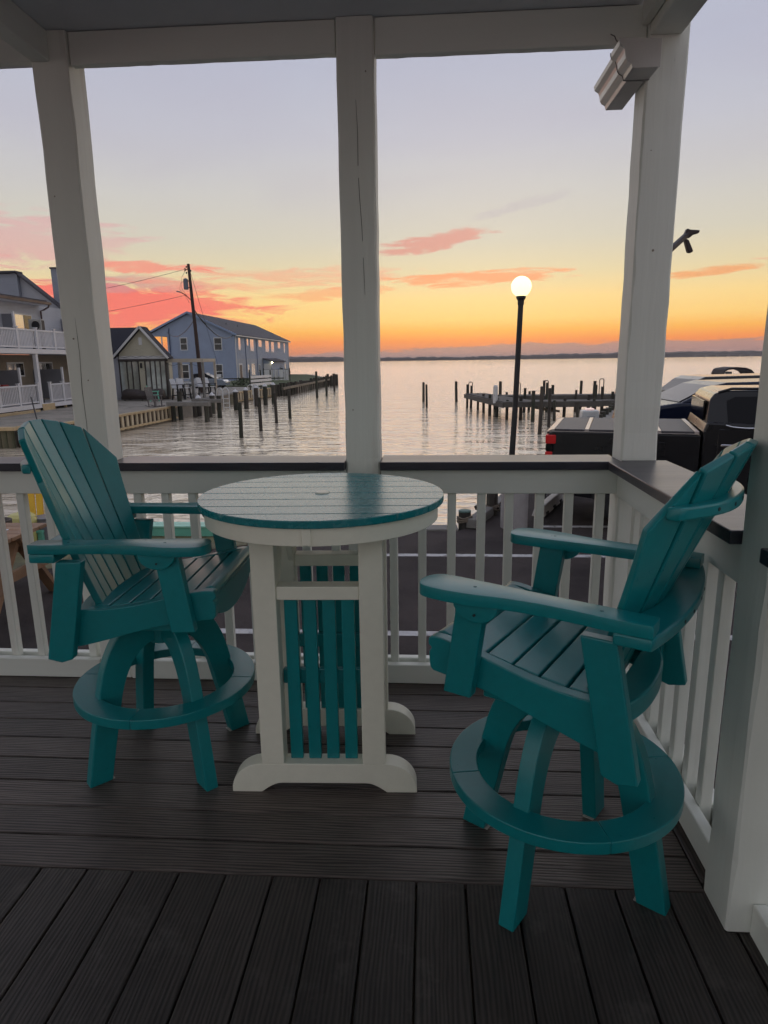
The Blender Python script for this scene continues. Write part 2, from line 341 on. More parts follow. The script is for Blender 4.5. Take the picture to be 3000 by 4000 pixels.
crack([(-.268, 1.78), (-.272, 1.90), (-.276, 2.05), (-.283, 2.16), (-.287, 2.27), (-.286, 2.40), (-.291, 2.52)], Y0, .0013, p)
p = porch_post('white corner porch post beside the gutter end', .832, .985)
p = porch_post('white porch post at the right edge, nearest the camera', .797, .95, 1.549, 1.70)

def nails(post, pts, y):
    for x, z, r in pts:
        bm = cyl(0, 0, -.002, .0008, r, 9); bmesh.ops.transform(bm, matrix=Matrix.Translation((x, y, z)) @ Matrix.Rotation(math.pi / 2, 4, 'X'), verts=bm.verts[:])
        obj('nail_dent', bm, NAILM, post)
NAILM = M('nail_mark', (.30, .26, .21), .8)  # small dark discs mark the nail dents
PO = [o for o in COL.objects if o.name.startswith('porch_post')]
nails(PO[0], [(-1.558, 1.62, .004), (-1.512, 1.44, .003), (-1.57, 2.2, .003)], Y0); nails(PO[1], [(-.33, 1.30, .003), (-.25, 2.62, .003)], Y0); nails(PO[2], [(.905, 1.93, .005), (.91, 1.30, .003), (.87, 2.3, .003)], Y0); nails(PO[3], [(.86, .55, .003), (.90, 1.02, .003)], 1.549)
t = thing('porch_beam', 'long white front beam under the porch ceiling', 'beam', (-.3, 3.0, 2.67))
for x0, x1, zb in ((-4.2, -1.606, 2.712), (-1.450, -.369, 2.692), (-.213, .829, 2.680)):
    bm = loft([[(x0 + (x1 - x0) * i / 24, 2.945, zb + random.uniform(-.001, .001)), (x0 + (x1 - x0) * i / 24, 2.984, zb + random.uniform(-.001, .001)), (x0 + (x1 - x0) * i / 24, 2.984, 2.812), (x0 + (x1 - x0) * i / 24, 2.945, 2.812)] for i in range(25)])
    obj('beam_board', bm, PAINTX, t, .003)
t = thing('side_beam', 'white side beam running over the right railing', 'beam', (.89, 2.2, 2.70))
obj('beam_board', B(.835, .955, -.6, 2.927, 2.70, 2.955), PAINTY, t, .004)
obj('trim_board', B(.802, .832, -.6, 2.927, 2.735, 2.813), PAINTY, t, .003)
t = thing('side_beam', 'shaded white cross beam running back above the left chair', 'beam', (-1.56, 2.0, 2.70))
obj('beam_board', B(-1.60, -1.525, -.6, 2.927, 2.70, 2.813), PAINTY, t, .004)

# railings ---------------------------------------------------------
BAL = None
def baluster(parent, x, y, z0=.055, z1=1.02):
    global BAL
    bm = B(-.019, .019, -.019, .019, z0, z1)
    if BAL is None:
        o = obj('baluster', bm, PAINT, None, .003); BAL = o.data
        o.parent = parent
    else:
        bm.free(); o = bpy.data.objects.new('baluster', BAL); COL.objects.link(o); o.parent = parent
    o.location = Vector((x + random.uniform(-.002, .002), y, 0)) - OFF[parent.name]; o.rotation_euler = (0, random.uniform(-.003, .003), random.choice((0, math.pi)))
    OFF[o.name] = OFF[parent.name]
def front_rail(label, x0, x1, xs):
    t = thing('railing', label, 'railing', ((x0 + x1) / 2, 3.0, 0.002))
    obj('cap', B(x0 - .0, x1 + .0, 2.890, 3.115, 1.037, 1.074), CAP, t, .004, 2)
    obj('top_rail', B(x0, x1, 2.935, 2.960, .925, 1.034), PAINTX, t, .003)
    obj('top_rail', B(x0, x1, 3.002, 3.030, .925, 1.034), PAINTX, t, .003)
    obj('bottom_rail', B(x0, x1, 2.922, 2.960, .003, .098), PAINTX, t, .003)
    obj('bottom_rail', B(x0, x1, 3.002, 3.040, .003, .098), PAINTX, t, .003)
    for x in xs: baluster(t, x, 2.981)
    return t
front_rail('front railing between the left and middle porch posts', -1.450, -.369, [-1.356 + .132 * k for k in range(8)])
front_rail('front railing between the middle post and the corner post', -.213, .829, [-.158 + .1315 * k for k in range(8)])
front_rail('front railing left of the left porch post', -4.2, -1.606, [-1.656 - .1335 * k for k in range(19)])
t = thing('railing', 'side railing between the two right porch posts', 'railing', (.88, 2.3, .002))
# cap mitred at the corner
obj('cap', prism([(.770, 1.703), (1.025, 1.703), (1.025, 2.926), (.834, 2.926), (.834, 2.892), (.770, 2.892)], 'z', 1.0375, 1.0745), CAP, t, .004, 2)
for x in (.822, .892): obj('top_rail', B(x, x + .026, 1.703, 2.927, .918, 1.0345), PAINTY, t, .003)
for x in (.812, .896): obj('bottom_rail', B(x, x + .036, 1.703, 2.927, .040, .136), PAINTY, t, .003)
for k in range(9): baluster(t, .870, 1.785 + .1245 * k)
t = thing('railing', 'short side railing nearest the camera at the lower right', 'railing', (.88, 0.5, .002))
obj('cap', B(.770, 1.025, -1.59, 1.546, 1.0375, 1.0745), CAP, t, .004, 2)
for x in (.858, .926): obj('top_rail', B(x, x + .026, -1.59, 1.546, .918, 1.0345), PAINTY, t, .003)
for x in (.858, .930): obj('bottom_rail', B(x, x + .036, -1.59, 1.546, .003, .098), PAINTY, t, .003)
for k in range(23): baluster(t, .911, 1.45 - .1295 * k)

# gutter end ---------------------------------------------------------
t = thing('gutter', 'white moulded gutter end below the right corner beam', 'gutter', (.77, 3.0, 2.55))
prof = [(.840, 2.634), (.840, 2.546), (.757, 2.546), (.752, 2.562), (.738, 2.570), (.731, 2.580), (.727, 2.600), (.722, 2.612), (.706, 2.622), (.702, 2.640), (.712, 2.640)]
yy = [(2.80, 2.93), (2.934, 3.34)]
obj('trough', prism([(x - (.012 if x < .83 else 0), z) for x, z in prof], 'y', 2.802, 2.927), ALUM, t, .0015)
obj('trough', prism([(x if x < .83 else .828, z) for x, z in prof], 'y', 2.931, 3.235), ALUM, t, .0015)
obj('end_cap', prism([(x + (.003 if x > .83 else -.014), z + (.003 if z > 2.6 else -.003)) for x, z in prof], 'y', 2.796, 2.8015), ALUM, t, .001)
obj('sealant_seam', prism([(x + (-.0135 if x < .83 else .001), z + (.001 if z > 2.6 else -.0015)) for x, z in prof], 'y', 2.9165, 2.919), CRACK, t)
obj('hanging_wire', tube([(.690, 2.93, 2.71), (.700, 2.91, 2.695), (.705, 2.90, 2.675), (.712, 2.86, 2.650), (.72, 2.81, 2.640)], .0018, 6), STEEL, t)

# hanging bracket seen beyond the corner post
BRK = M('dark_bracket_metal', (.035, .02, .022), .5)
t = thing('bracket', 'dark forked bracket sticking out behind the corner post', 'bracket', (1.0, 3.15, 1.98))
bm = bar((.93, 3.06, 1.87), (1.168, 3.30, 2.050), .022, .022)
obj('arm', bm, BRK, t, .004)
obj('hook_plate', prism([(1.150, 2.045), (1.160, 2.072), (1.175, 2.066), (1.205, 2.064), (1.217, 2.062), (1.212, 2.050), (1.190, 2.046), (1.172, 2.030)], 'y', 3.285, 3.312), BRK, t, .003)
obj('paddle', prism([(1.148, 2.030), (1.168, 2.022), (1.192, 1.974), (1.186, 1.967), (1.170, 1.969)], 'y', 3.278, 3.306), BRK, t, .003)

# ================================================================== bar table
TB = thing('bar_table', 'round teal bar table on a white trestle base', 'table', (-.378, 2.315, 0.0), R(2.0), world=False)
RT = .432
pl = [-RT + .0, -.335, -.222, -.111, 0, .111, .222, .335, RT]
def disc_strip(y0, y1, z0, z1, r):
    n = 14; pts = []
    for i in range(n + 1):
        y = y0 + (y1 - y0) * i / n; pts.append((math.sqrt(max(r * r - y * y, 1e-6)), y))
    for i in range(n + 1):
        y = y1 + (y0 - y1) * i / n; pts.append((-math.sqrt(max(r * r - y * y, 1e-6)), y))
    bm = nb(); prism(pts, 'z', z0, z1, bm)
    bmesh.ops.remove_doubles(bm, verts=bm.verts[:], dist=.0008)
    return bm
for a, b in zip(pl, pl[1:]): obj('tabletop_plank', disc_strip(a + .0016, b - .0016, 1.028, 1.052, RT), TEALTOP, TB, .0026, 2, sm=R(22))
obj('tabletop_core', cyl(0, 0, 1.0265, 1.046, RT - .006, 72), TEAL, TB)
for k in range(4):
    a0 = math.pi / 2 * k + R(3) - R(93); ns_ = 16; secs = []
    for i in range(ns_ + 1):
        a = a0 + R(.35) + (math.pi / 2 - R(.7)) * i / ns_; c, s_ = math.cos(a), math.sin(a)
        secs.append([(r * c, r * s_, z) for r, z in ((.372, .968), (.412, .968), (.412, 1.0255), (.372, 1.0255))])
    obj('apron', loft(secs), WPOLY, TB, .002, sm=R(22))
obj('apron_joint', B(-.014, .014, -.4165, -.4125, .972, 1.0245), WPOLY, TB, .001)
obj('umbrella_hole_cap', lathe([(.026, 1.051), (.026, 1.0545), (.022, 1.0565)], 0, 0, 28), WPOLY, TB)
def foot_pts():
    p = []
    for i in range(17):
        a = math.pi - i / 16 * math.pi / 2; p.append((-.222 + .110 * math.cos(a), .01 + .103 * math.sin(a)))
    q = [(-x, z) for x, z in p][::-1]
    arch = []
    for i in range(7):
        f = i / 6; arch.append((.225 - f * .075, .036 * math.sin(f * math.pi / 2)))
    arch2 = [(-x, z) for x, z in arch][::-1]
    return p + q + [(.332, 0)] + arch + arch2 + [(-.332, 0)]
for yc, sgn in ((-.190, -1), (.190, 1)):
    y0, y1 = yc - .036, yc + .036
    obj('foot', prism(foot_pts(), 'y', yc - .034, yc + .034), WPOLY, TB, .003, 2, sm=R(22))
    for x in (-.180, .180): obj('leg', B(x - .0405, x + .0405, yc - .036, yc + .036, .1135, .967), WPOLY, TB, .003, 2)
    obj('crossbar', B(-.139, .139, yc - .030, yc + .030, .728, .775), WPOLY, TB, .003, 2)
    for k in range(4): obj('slat', B(-.121 + .0655 * k, -.121 + .0655 * k + .0445, yc - sgn * .012 - .012, yc - sgn * .012 + .012, .1135, .7275), TEAL, TB, .0025, 2)
    obj('slat_strip', B(-.139, .139, yc - sgn * .012 + .0125 if sgn < 0 else yc - sgn * .012 - .034, yc - sgn * .012 + .034 if sgn < 0 else yc - sgn * .012 - .0125, .395, .452), TEAL, TB, .004, 2)
for x in (-.150, .150): obj('side_brace', prism([(-.154, .88), (-.154, .75), (-.05, .93), (.05, .93), (.154, .75), (.154, .88), (.08, .966), (-.08, .966)], 'x', x - .012, x + .012), WPOLY, TB, .003)
obj('under_rail', B(-.16, .16, -.05, .05, .967, 1.026), WPOLY, TB, .003)

# ================================================================== swivel chairs
def back_x(t, y):
    """front face of the backrest: t 0 (seat) .. 1 (top centre); y across"""
    return -.135 - .262 * t + (.55 + .95 * t) * y * y
def make_chair(label, loc, heading, leg_rel):
    T = thing('swivel_bar_chair', label, 'chair', loc, heading, group='teal swivel bar chairs', world=False)
    # base: four curved legs, foot ring, swivel
    def spl(p, k=4):
        o_ = []
        for i in range(len(p) - 1):
            a, b, c, d_ = Vector(p[max(i - 1, 0)]), Vector(p[i]), Vector(p[i + 1]), Vector(p[min(i + 2, len(p) - 1)])
            for j in range(k):
                f = j / k; o_.append(tuple(.5 * ((2 * b) + (c - a) * f + (2 * a - 5 * b + 4 * c - d_) * f * f + (3 * b - a - 3 * c + d_) * f ** 3)))
        return o_ + [p[-1]]
    outer = [(.030, .598), (.085, .598), (.130, .585), (.175, .550), (.210, .500), (.238, .435), (.258, .36), (.272, .29), (.294, .19), (.330, .0)]
    inner = [(.247, 0.0), (.214, .16), (.190, .27), (.172, .345), (.148, .405), (.115, .455), (.075, .487), (.030, .500)]
    for k in range(4):
        a = leg_rel + math.pi / 2 * k; rot = Matrix.Rotation(a, 4, 'Z')
        bm = prism(spl(outer) + spl(inner), 'y', -.0235, .0235); bmesh.ops.transform(bm, matrix=rot, verts=bm.verts[:])
        lg = obj('leg', bm, TEAL, T, .0045, 2, sm=R(22))
        bm = B(.240, .326, -.018, .018, .0, .0035); bmesh.ops.transform(bm, matrix=rot, verts=bm.verts[:])
        bmesh.ops.translate(bm, verts=bm.verts[:], vec=(-.002 * math.cos(a), -.002 * math.sin(a), -.0015))
        obj('foot_glide', bm, PALE, lg)
        a0 = a + math.pi / 4; secs = []
        for i in range(25):
            b = a0 + R(.05) + (math.pi / 2 - R(.10)) * i / 24; c, s_ = math.cos(b), math.sin(b)
            secs.append([(r * c, r * s_, z) for r, z in ((.252, .294), (.334, .294), (.334, .330), (.252, .330))])
        obj('ring_segment', loft(secs), TEAL, T, .003, 2, sm=R(22))
    obj('hub', cyl(0, 0, .485, .6, .05, 20), TEAL, T)
    obj('swivel_plate', B(-.10, .10, -.10, .10, .599, .612), STEEL, T, .002)
    obj('seat_mount', B(-.13, .155, -.232, .232, .612, .640), TEAL, T, .003)
    # seat rails
    rail = [(.286, .672), (.297, .684), (.300, .725), (.293, .738), (.302, .748), (.302, .762), (.293, .772), (.255, .772), (.21, .764), (.15, .750), (.09, .736), (.03, .722), (-.03, .712), (-.09, .706), (-.17, .704), (-.205, .700), (-.21, .572), (-.175, .573), (-.08, .597), (.03, .628), (.12, .650), (.17, .660)]
    topz = lambda x: .704 + (0 if x < -.12 else .068 * min(1, max(0, (x + .12) / .39)) ** 1.35)
    for s_ in (-1, 1):
        obj('seat_rail', prism(spl(rail[:16], 3) + spl(rail[16:], 3), 'y', s_ * .240, s_ * .275), TEAL, T, .003, 2, sm=R(22))
        # arm, its two posts and bracket
        arm = [(-.285, .262), (-.285, .318), (-.278, .328), (-.20, .331), (-.11, .326), (-.03, .325), (.06, .334), (.14, .350), (.21, .357), (.268, .352), (.292, .338), (.303, .315), (.305, .290), (.298, .265), (.283, .247), (.26, .240), (.20, .240), (.10, .246), (0, .252), (-.10, .256), (-.20, .258)]
        obj('arm', prism([(x, s_ * y) for x, y in spl(arm, 3)], 'z', .914, .945), TEAL, T, .006, 3, sm=R(22))
        obj('front_arm_post', prism([(.118, .9135), (.198, .9135), (.236, .640), (.156, .640)], 'y', s_ * .2755, s_ * .3105), TEAL, T, .004, 2)
        obj('rear_arm_post', prism([(-.208, .8825), (-.122, .8825), (-.190, .540), (-.228, .528), (-.276, .540)], 'y', s_ * .2755, s_ * .3105), TEAL, T, .004, 2)
        for xs_ in (.155, -.165):
            obj('plug', lathe([(.0048, .9448), (.0048, .9456), (.003, .9458)], xs_, s_ * .293, 10), TEALP, T)
        br = [(.075 + .062 * (1 - math.cos(i / 10 * math.pi)), .9135 - .050 * math.sin(i / 10 * math.pi)) for i in range(11)]
        bk = obj('arm_bracket', prism(br, 'y', s_ * .311, s_ * .333), TEAL, T, .003, 2)
        bm = cyl(0, 0, 0, .004, .0035, 10); bmesh.ops.transform(bm, matrix=Matrix.Translation((.137, s_ * .3325 - (.0 if s_ > 0 else .0), .885)) @ Matrix.Rotation(-s_ * math.pi / 2, 4, 'X'), verts=bm.verts[:])
        obj('screw', bm, STEEL, bk)
    # seat slats
    edges = [-.150, -.078, -.004, .070, .144, .218, .299]
    for i in range(6):
        x0, x1 = edges[i] + .0035, edges[i + 1] - .0035
        z0, z1 = topz(x0) + .001, topz(x1) + .001
        if i == 5: pts = [(x0, z0 - .022), (x0, z0), (x0 + .03, z0 + .008), (x1 - .02, z1 + .006), (x1 - .004, z1), (x1 + .004, z1 - .010), (x1 + .002, z1 - .022), (x1 - .01, z1 - .03)]
        else: pts = [(x0, z0 - .024), (x0, z0), (x1, z1), (x1, z1 - .024)]
        obj('seat_slat', prism(pts, 'y', -.2385, .2385), TEAL, T, .004, 2)
    ap = [(-.2385, .742), (-.2385, .690)] + [(-.2385 + .477 * i / 12, .690 - .062 * math.sin(math.pi * i / 12) ** .7) for i in range(1, 12)] + [(.2385, .690), (.2385, .742)]
    obj('front_apron', prism(ap, 'x', .268, .292), TEAL, T, .004, 2)
    # backrest: seven fanned slats on a curve
    ztop = lambda y: 1.322 - 1.30 * y * y - 7.0 * max(0, abs(y) - .215) ** 2 * 4
    def ring(t_of, u0, u1, zfun):
        pass
    nz = 9; th = .023
    for i in range(-3, 4):
        secs = []
        for j in range(nz + 1):
            f = j / nz
            loop = []
            for u in (-.5, .5):
                # outer end of the slat at this side
                yb = (i + u) * .0575 - math.copysign(.0018, u); yt = (i + u) * .0775 - math.copysign(.0018, u)
                zb, zt = .615, ztop(yt)
                z = zb + (zt - zb) * f; g = (z - .69) / (1.322 - .69)
                y = yb + (yt - yb) * f
                loop.append((y, z, g))
            (ya, za, ga), (yb_, zb_, gb) = loop
            # slat is flat: take the chord of the curve between its two edges
            xa, xb = back_x(ga, ya), back_x(gb, yb_)
            d = Vector((xb - xa, yb_ - ya, 0)).normalized(); nrm = Vector((-d.y, d.x, 0))   # points to the rear (-x)
            nrm = (nrm + Vector((0, 0, -.36))).normalized()
            A = Vector((xa, ya, za)); Bv = Vector((xb, yb_, zb_))
            secs.append([A, Bv, Bv + nrm * th, A + nrm * th])
        obj('back_slat', loft(secs), TEAL, T, .0045, 2, sm=R(15))
    def brace(name, z0, z1, yh, outx, endw, grow=0.0):
        n = 20; inn = []; out = []
        g = ((z0 + z1) / 2 - .69) / (1.322 - .69)
        for i in range(n + 1):
            y = -yh + 2 * yh * i / n; xi = back_x(g, y) - .027
            inn.append((xi if abs(y) < .26 or not grow else xi, y))
            e = 1 - (abs(y) / yh) ** 2.4
            out.append((min(xi - endw, outx + (back_x(g, yh) - .027 - endw - outx) * (abs(y) / yh) ** 2.2), y))
        o = obj(name, prism(inn + out[::-1], 'z', z0, z1), TEAL, T, .006, 2, sm=R(22))
        for i in (4, 7, 10, 13, 16):
            x, y = out[i]; nx = Vector((out[i + 1][1] - out[i - 1][1], -(out[i + 1][0] - out[i - 1][0]), 0)).normalized() * -1
            bm = cyl(0, 0, -.003, .0012, .0045, 10)
            q = nx.to_track_quat('Z', 'Y').to_matrix().to_4x4()
            bmesh.ops.transform(bm, matrix=Matrix.Translation((x, y, (z0 + z1) / 2)) @ q, verts=bm.verts[:])
            obj('plug', bm, STEEL, o)
        return o
    brace('upper_brace', 1.165, 1.196, .262, -.398, .030)
    # brace under the arms wraps behind the back
    g = (.90 - .69) / (1.322 - .69); n = 24; inn = []; out = []
    for i in range(n + 1):
        y = -.328 + .656 * i / n; q = min(abs(y) / .328, 1)
        xi = back_x(g, min(abs(y), .232)) - .027
        inn.append((max(xi, -.235) if abs(y) > .236 else xi, y)); out.append((-.325 + .040 * q ** 2.0, y))
    inn[0] = (-.20, -.328); inn[1] = (-.20, inn[1][1]); inn[2] = (-.20, inn[2][1]); inn[-1] = (-.20, .328); inn[-2] = (-.20, inn[-2][1]); inn[-3] = (-.20, inn[-3][1])
    lb = obj('arm_brace', prism(inn + out[::-1], 'z', .883, .9135), TEAL, T, .006, 2, sm=R(22))
    for i in (7, 10, 14, 17):
        x, y = out[i]; bm = cyl(0, 0, -.003, .0015, .0045, 10)
        nx = Vector((out[i + 1][1] - out[i - 1][1], -(out[i + 1][0] - out[i - 1][0]), 0)).normalized() * -1
        bmesh.ops.transform(bm, matrix=Matrix.Translation((x, y, .898)) @ nx.to_track_quat('Z', 'Y').to_matrix().to_4x4(), verts=bm.verts[:])
        obj('plug', bm, STEEL, lb)
    inn = []; out = []
    for i in range(21):
        y = -.238 + .476 * i / 20; inn.append((-.120, y)); out.append((-.245 + .055 * (abs(y) / .238) ** 2.3, y))
    obj('seat_back_brace', prism([(-.165 + 0 * a, b) for a, b in inn] + out[::-1], 'z', .618, .676), TEAL, T, .006, 2, sm=R(22))
    return T
make_chair('teal swivel bar chair left of the table, its slatted back rising at the left', (-1.01, 2.318, 0.0), R(1.0), R(44))
make_chair('teal swivel bar chair in the right foreground, seen from behind', (.400, 1.80, 0.0), R(150), R(-95))

# ================================================================== ground and water
G, WZ, BK = -.75, -1.75, -.93
ASPH = M('asphalt', (.068, .056, .054), .9, .35, 90, .8, 260, bdist=.006, col2=(.034, .029, .029), c2lo=.45, c2hi=.68, c2s=.8, detail=8, spec=.15)
PADM = M('lamplit_olive_concrete', (.17, .155, .075), .85, .3, 5, .6, 120, bdist=.005, col2=(.10, .095, .055), c2lo=.42, c2hi=.62, c2s=1.4, detail=8)  # yellow lamplight on the yard is put into this ground colour
LINE = M('white_line_paint', (.50, .49, .49), .8, .15, 30, col2=(.14, .13, .13), c2lo=.52, c2hi=.66, c2s=9)
SAND = M('grey_sand', (.30, .27, .23), .9, .18, 2.5, .5, 8, bdist=.05, col2=(.20, .19, .16), c2lo=.45, c2hi=.65, c2s=.6)
GRASS = M('grass', (.055, .075, .025), .9, .3, 2)
TIMB = M('weathered_timber', (.20, .165, .12), .8, .25, 3, .4, 20, (1, 1, .2), rnd=.12, col2=(.10, .085, .065), c2lo=.45, c2hi=.65, c2s=2)
TIMBL = M('pale_new_timber', (.48, .36, .21), .75, .2, 3, .3, 20, rnd=.1)
PILE = M('dark_wet_pile', (.060, .050, .042), .75, .35, 3, .5, 14, (1, 1, .15), rnd=.25, col2=(.025, .03, .02), c2lo=.45, c2hi=.6, c2s=1.5)
CREAM = M('pale_bulkhead_plank', (.55, .47, .34), .75, .15, 2, rnd=.1)
DARKP = M('dark_bulkhead_plank', (.05, .028, .022), .8, .2, 2)
MOSS = M('mossy_bulkhead_plank', (.13, .115, .075), .85, .3, 4, .4, 20, (1, 1, .2), rnd=.25, col2=(.05, .055, .03), c2lo=.4, c2hi=.6, c2s=2)
GREYDOCK = M('grey_dock_wood', (.21, .20, .185), .8, .2, 3, .3, 15, rnd=.12)
DOCKD = M('dark_dock_wood', (.085, .078, .07), .8, .25, 3, .3, 15, rnd=.15)
ROPE = M('old_rope', (.16, .13, .10), .9, .3, 40)
CONC = M('grey_concrete', (.34, .32, .32), .85, .15, 6, .4, 60, bdist=.003)

# bay floor-to-horizon water: long swell over short ripples
wmt = bpy.data.materials.new('bay_water'); wmt.use_nodes = True; t_ = wmt.node_tree; n_ = t_.nodes; l_ = t_.links; p_ = n_['Principled BSDF']
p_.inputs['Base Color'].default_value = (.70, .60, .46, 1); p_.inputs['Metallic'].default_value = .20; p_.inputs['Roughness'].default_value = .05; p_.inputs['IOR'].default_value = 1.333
g_ = n_.new('ShaderNodeNewGeometry')
def wnoise(scale, sxy, det):
    mp = n_.new('ShaderNodeMapping'); mp.inputs['Scale'].default_value = (sxy[0], sxy[1], 1); mp.inputs['Rotation'].default_value = (0, 0, sxy[2]); l_.new(g_.outputs['Position'], mp.inputs[0])
    no = n_.new('ShaderNodeTexNoise'); no.inputs['Scale'].default_value = scale; no.inputs['Detail'].default_value = det; no.inputs['Roughness'].default_value = .55; no.inputs['Distortion'].default_value = .35
    l_.new(mp.outputs[0], no.inputs['Vector']); return no.outputs[0]
b1 = n_.new('ShaderNodeBump'); b1.inputs['Strength'].default_value = 1; b1.inputs['Distance'].default_value = .18; l_.new(wnoise(.62, (.62, 1.2, .12), 3), b1.inputs['Height'])
b2_ = n_.new('ShaderNodeBump'); b2_.inputs['Strength'].default_value = 1; b2_.inputs['Distance'].default_value = .062; l_.new(wnoise(2.4, (.6, 1.25, -.1), 3), b2_.inputs['Height']); l_.new(b1.outputs[0], b2_.inputs['Normal'])
l_.new(b2_.outputs[0], p_.inputs['Normal'])
bm = nb()
for r in [(-9000, 9000, 3.3, 14000)]:
    v = [bm.verts.new((x, y, WZ)) for x, y in ((r[0], r[2]), (r[1], r[2]), (r[1], r[3]), (r[0], r[3]))]; bm.faces.new(v)
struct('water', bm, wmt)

lot = struct('parking_lot', prism([(-16, 8.62), (-.6, 8.70), (.42, 8.80), (.60, 9.05), (1.15, 10.35), (2.6, 14.2), (6.1, 24.4), (8.3, 30.4), (46, 30.6), (46, -14), (-16, -14)], 'z', -2.6, G), ASPH)
def line(x0, x1, y, w=.10): obj('parking_line', prism([(x0, y - w / 2), (x1, y - w / 2 + .012), (x1, y + w / 2 + .012), (x0, y + w / 2)], 'z', G + .001, G + .005), LINE, lot)
line(-1.9, 9.0, 7.60); line(-1.9, 9.0, 5.27); line(1.5, 9.0, 9.02, .09); line(-1.9, 9.0, 2.95); line(2.4, 9.5, 11.75, .1)
struct('lamplit_concrete_pad', prism([(-9.0, 6.75), (-5.0, 6.65), (-4.0, 7.1), (-2.2, 8.05), (-2.0, 8.60), (-9.0, 8.56)], 'z', G + .001, G + .006), PADM)  # thin sheet for the ground coloured as lamplit
bank = struct('far_bank', prism([(-80, 25.6), (-17, 25.9), (-15.6, 27.2), (-15.05, 31.8), (-14.75, 38.0), (-15.0, 46), (-16.0, 55), (-16.0, 57), (-15.0, 64.0), (-13.7, 70), (-13.75, 96), (-22, 128), (-40, 150), (-140, 150)], 'z', -2.8, BK), SAND)
struct('lawn', prism([(-15.5, 65.5), (-14.2, 72), (-14.2, 95), (-23, 127), (-25.9, 127), (-25.9, 72)], 'z', BK + .002, BK + .09), GRASS)

# near bulkhead edge
t = thing('bulkhead', 'low timber bulkhead along the edge of the parking lot', 'bulkhead', (-3, 8.75, -1.6))
for x0, x1, y0, y1 in ((-12, -6.4, 8.66, 8.69), (-6.39, -1.9, 8.69, 8.73), (-1.89, .40, 8.73, 8.82)):
    obj('cap_timber', bar((x0, y0 + .06, G - .02), (x1, y1 + .06, G - .02), .26, .10), GREYDOCK, t, .01)
for k in range(46):
    x = -10.9 + .25 * k; obj('sheet_plank', B(x, x + .235, 8.60 + (x + 12) * .0125, 8.67 + (x + 12) * .0125, -2.3, G - .072), MOSS, t)
t = thing('kerb_timber', 'pale edge timber slanting away beside the lamp base', 'timber', (.85, 9.6, G))
obj('beam', bar((.58, 8.86, G + .075), (1.18, 10.42, G + .075), .15, .14), GREYDOCK, t, .012)
obj('beam', bar((1.18, 10.44, G + .075), (2.5, 13.9, G + .075), .15, .14), GREYDOCK, t, .012)
t = thing('wheel_stop', 'white painted wheel stop behind the corner post balusters', 'wheel stop', (1.9, 10.4, G))
obj('block', loft([[(x + dx, y + dy, z) for dx, dy, z in ((-.09, .035, G + .004), (-.05, .02, G + .15), (.05, -.02, G + .15), (.09, -.035, G + .004))] for x, y in ((1.60, 9.60), (1.82, 10.12), (2.04, 10.65), (2.26, 11.18))]), M('stop_paint', (.66, .63, .60), .6, .15, 9), t, .01)
for k in range(4):
    x, y = 1.66 + .18 * k, 9.74 + .43 * k; obj('slot', bar((x + .055, y - .06, G + .03), (x + .10, y + .05, G + .03), .06, .05), M('slot_shadow', (.08, .08, .08), .9), t)
def rope(cx, cy, z, r, parent, turns=3):
    pts = [(cx + (r + .015) * math.cos(a * .35), cy + (r + .015) * math.sin(a * .35), z + .012 * math.sin(a) + a * .35 / (2 * math.pi) * .028) for a in range(18 * turns)]
    return obj('rope', tube(pts, .014, 6), ROPE, parent, smooth=True)
TEALCAP = M('weathered_green_cap', (.10, .17, .15), .7)
for lab, x, y, zt, r in (('short mooring pile with green top and rope at the water edge', .50, 8.98, -.53, .085), ('short roped mooring pile behind the green-topped one', .94, 9.72, -.40, .085)):
    t = thing('mooring_pile', lab, 'mooring pile', (x, y, G))
    obj('pile', lathe([(r * 1.03, -2.2), (r, zt - .01), (r * .9, zt)], x, y, 14), PILE, t); rope(x, y, G + .07, r, t)
    if zt < -.5: obj('cap', lathe([(r * 1.02, zt), (r * 1.0, zt + .018), (r * .7, zt + .022)], x, y, 14), TEALCAP, t)
BLK = M('black_fitting', (.02, .02, .022), .5)
t = thing('cleat', 'black mooring cleat between the two mooring piles', 'cleat', (.70, 9.44, G + .145))
obj('base', B(.67, .73, 9.40, 9.48, G + .145, G + .19), BLK, t, .01); obj('horn', bar((.66, 9.34, G + .205), (.74, 9.54, G + .205), .03, .03), BLK, t, .01)

# globe lamp
LX, LY = 1.175, 9.0
t = thing('street_lamp', 'lit globe lamp on a slim black pole above the water', 'street lamp', (LX, LY, G))
obj('footing', lathe([(.185, G - .05), (.185, -.08), (.175, -.06)], LX, LY, 28), CONC, t)
obj('base_plate', cyl(LX, LY, -.06, -.04, .10, 20), BLK, t)
bm = nb(); tube([(LX - .065, LY, -.04), (LX - .03, LY, .9), (LX, LY, 2.20)], [.040, .037, .034], 16, bm); obj('pole', bm, BLK, t)
obj('collar', lathe([(.040, 2.18), (.042, 2.235), (.060, 2.262), (.062, 2.286), (.05, 2.290)], LX, LY, 20), BLK, t)
prof = [(.128 * math.cos(a), 2.404 + .128 * math.sin(a)) for a in [R(-66 + 155.5 * i / 18) for i in range(19)]]
obj('globe', lathe(prof, LX, LY, 32), emit('lit_globe', (1.0, .90, .50), 1.55), t, smooth=True)

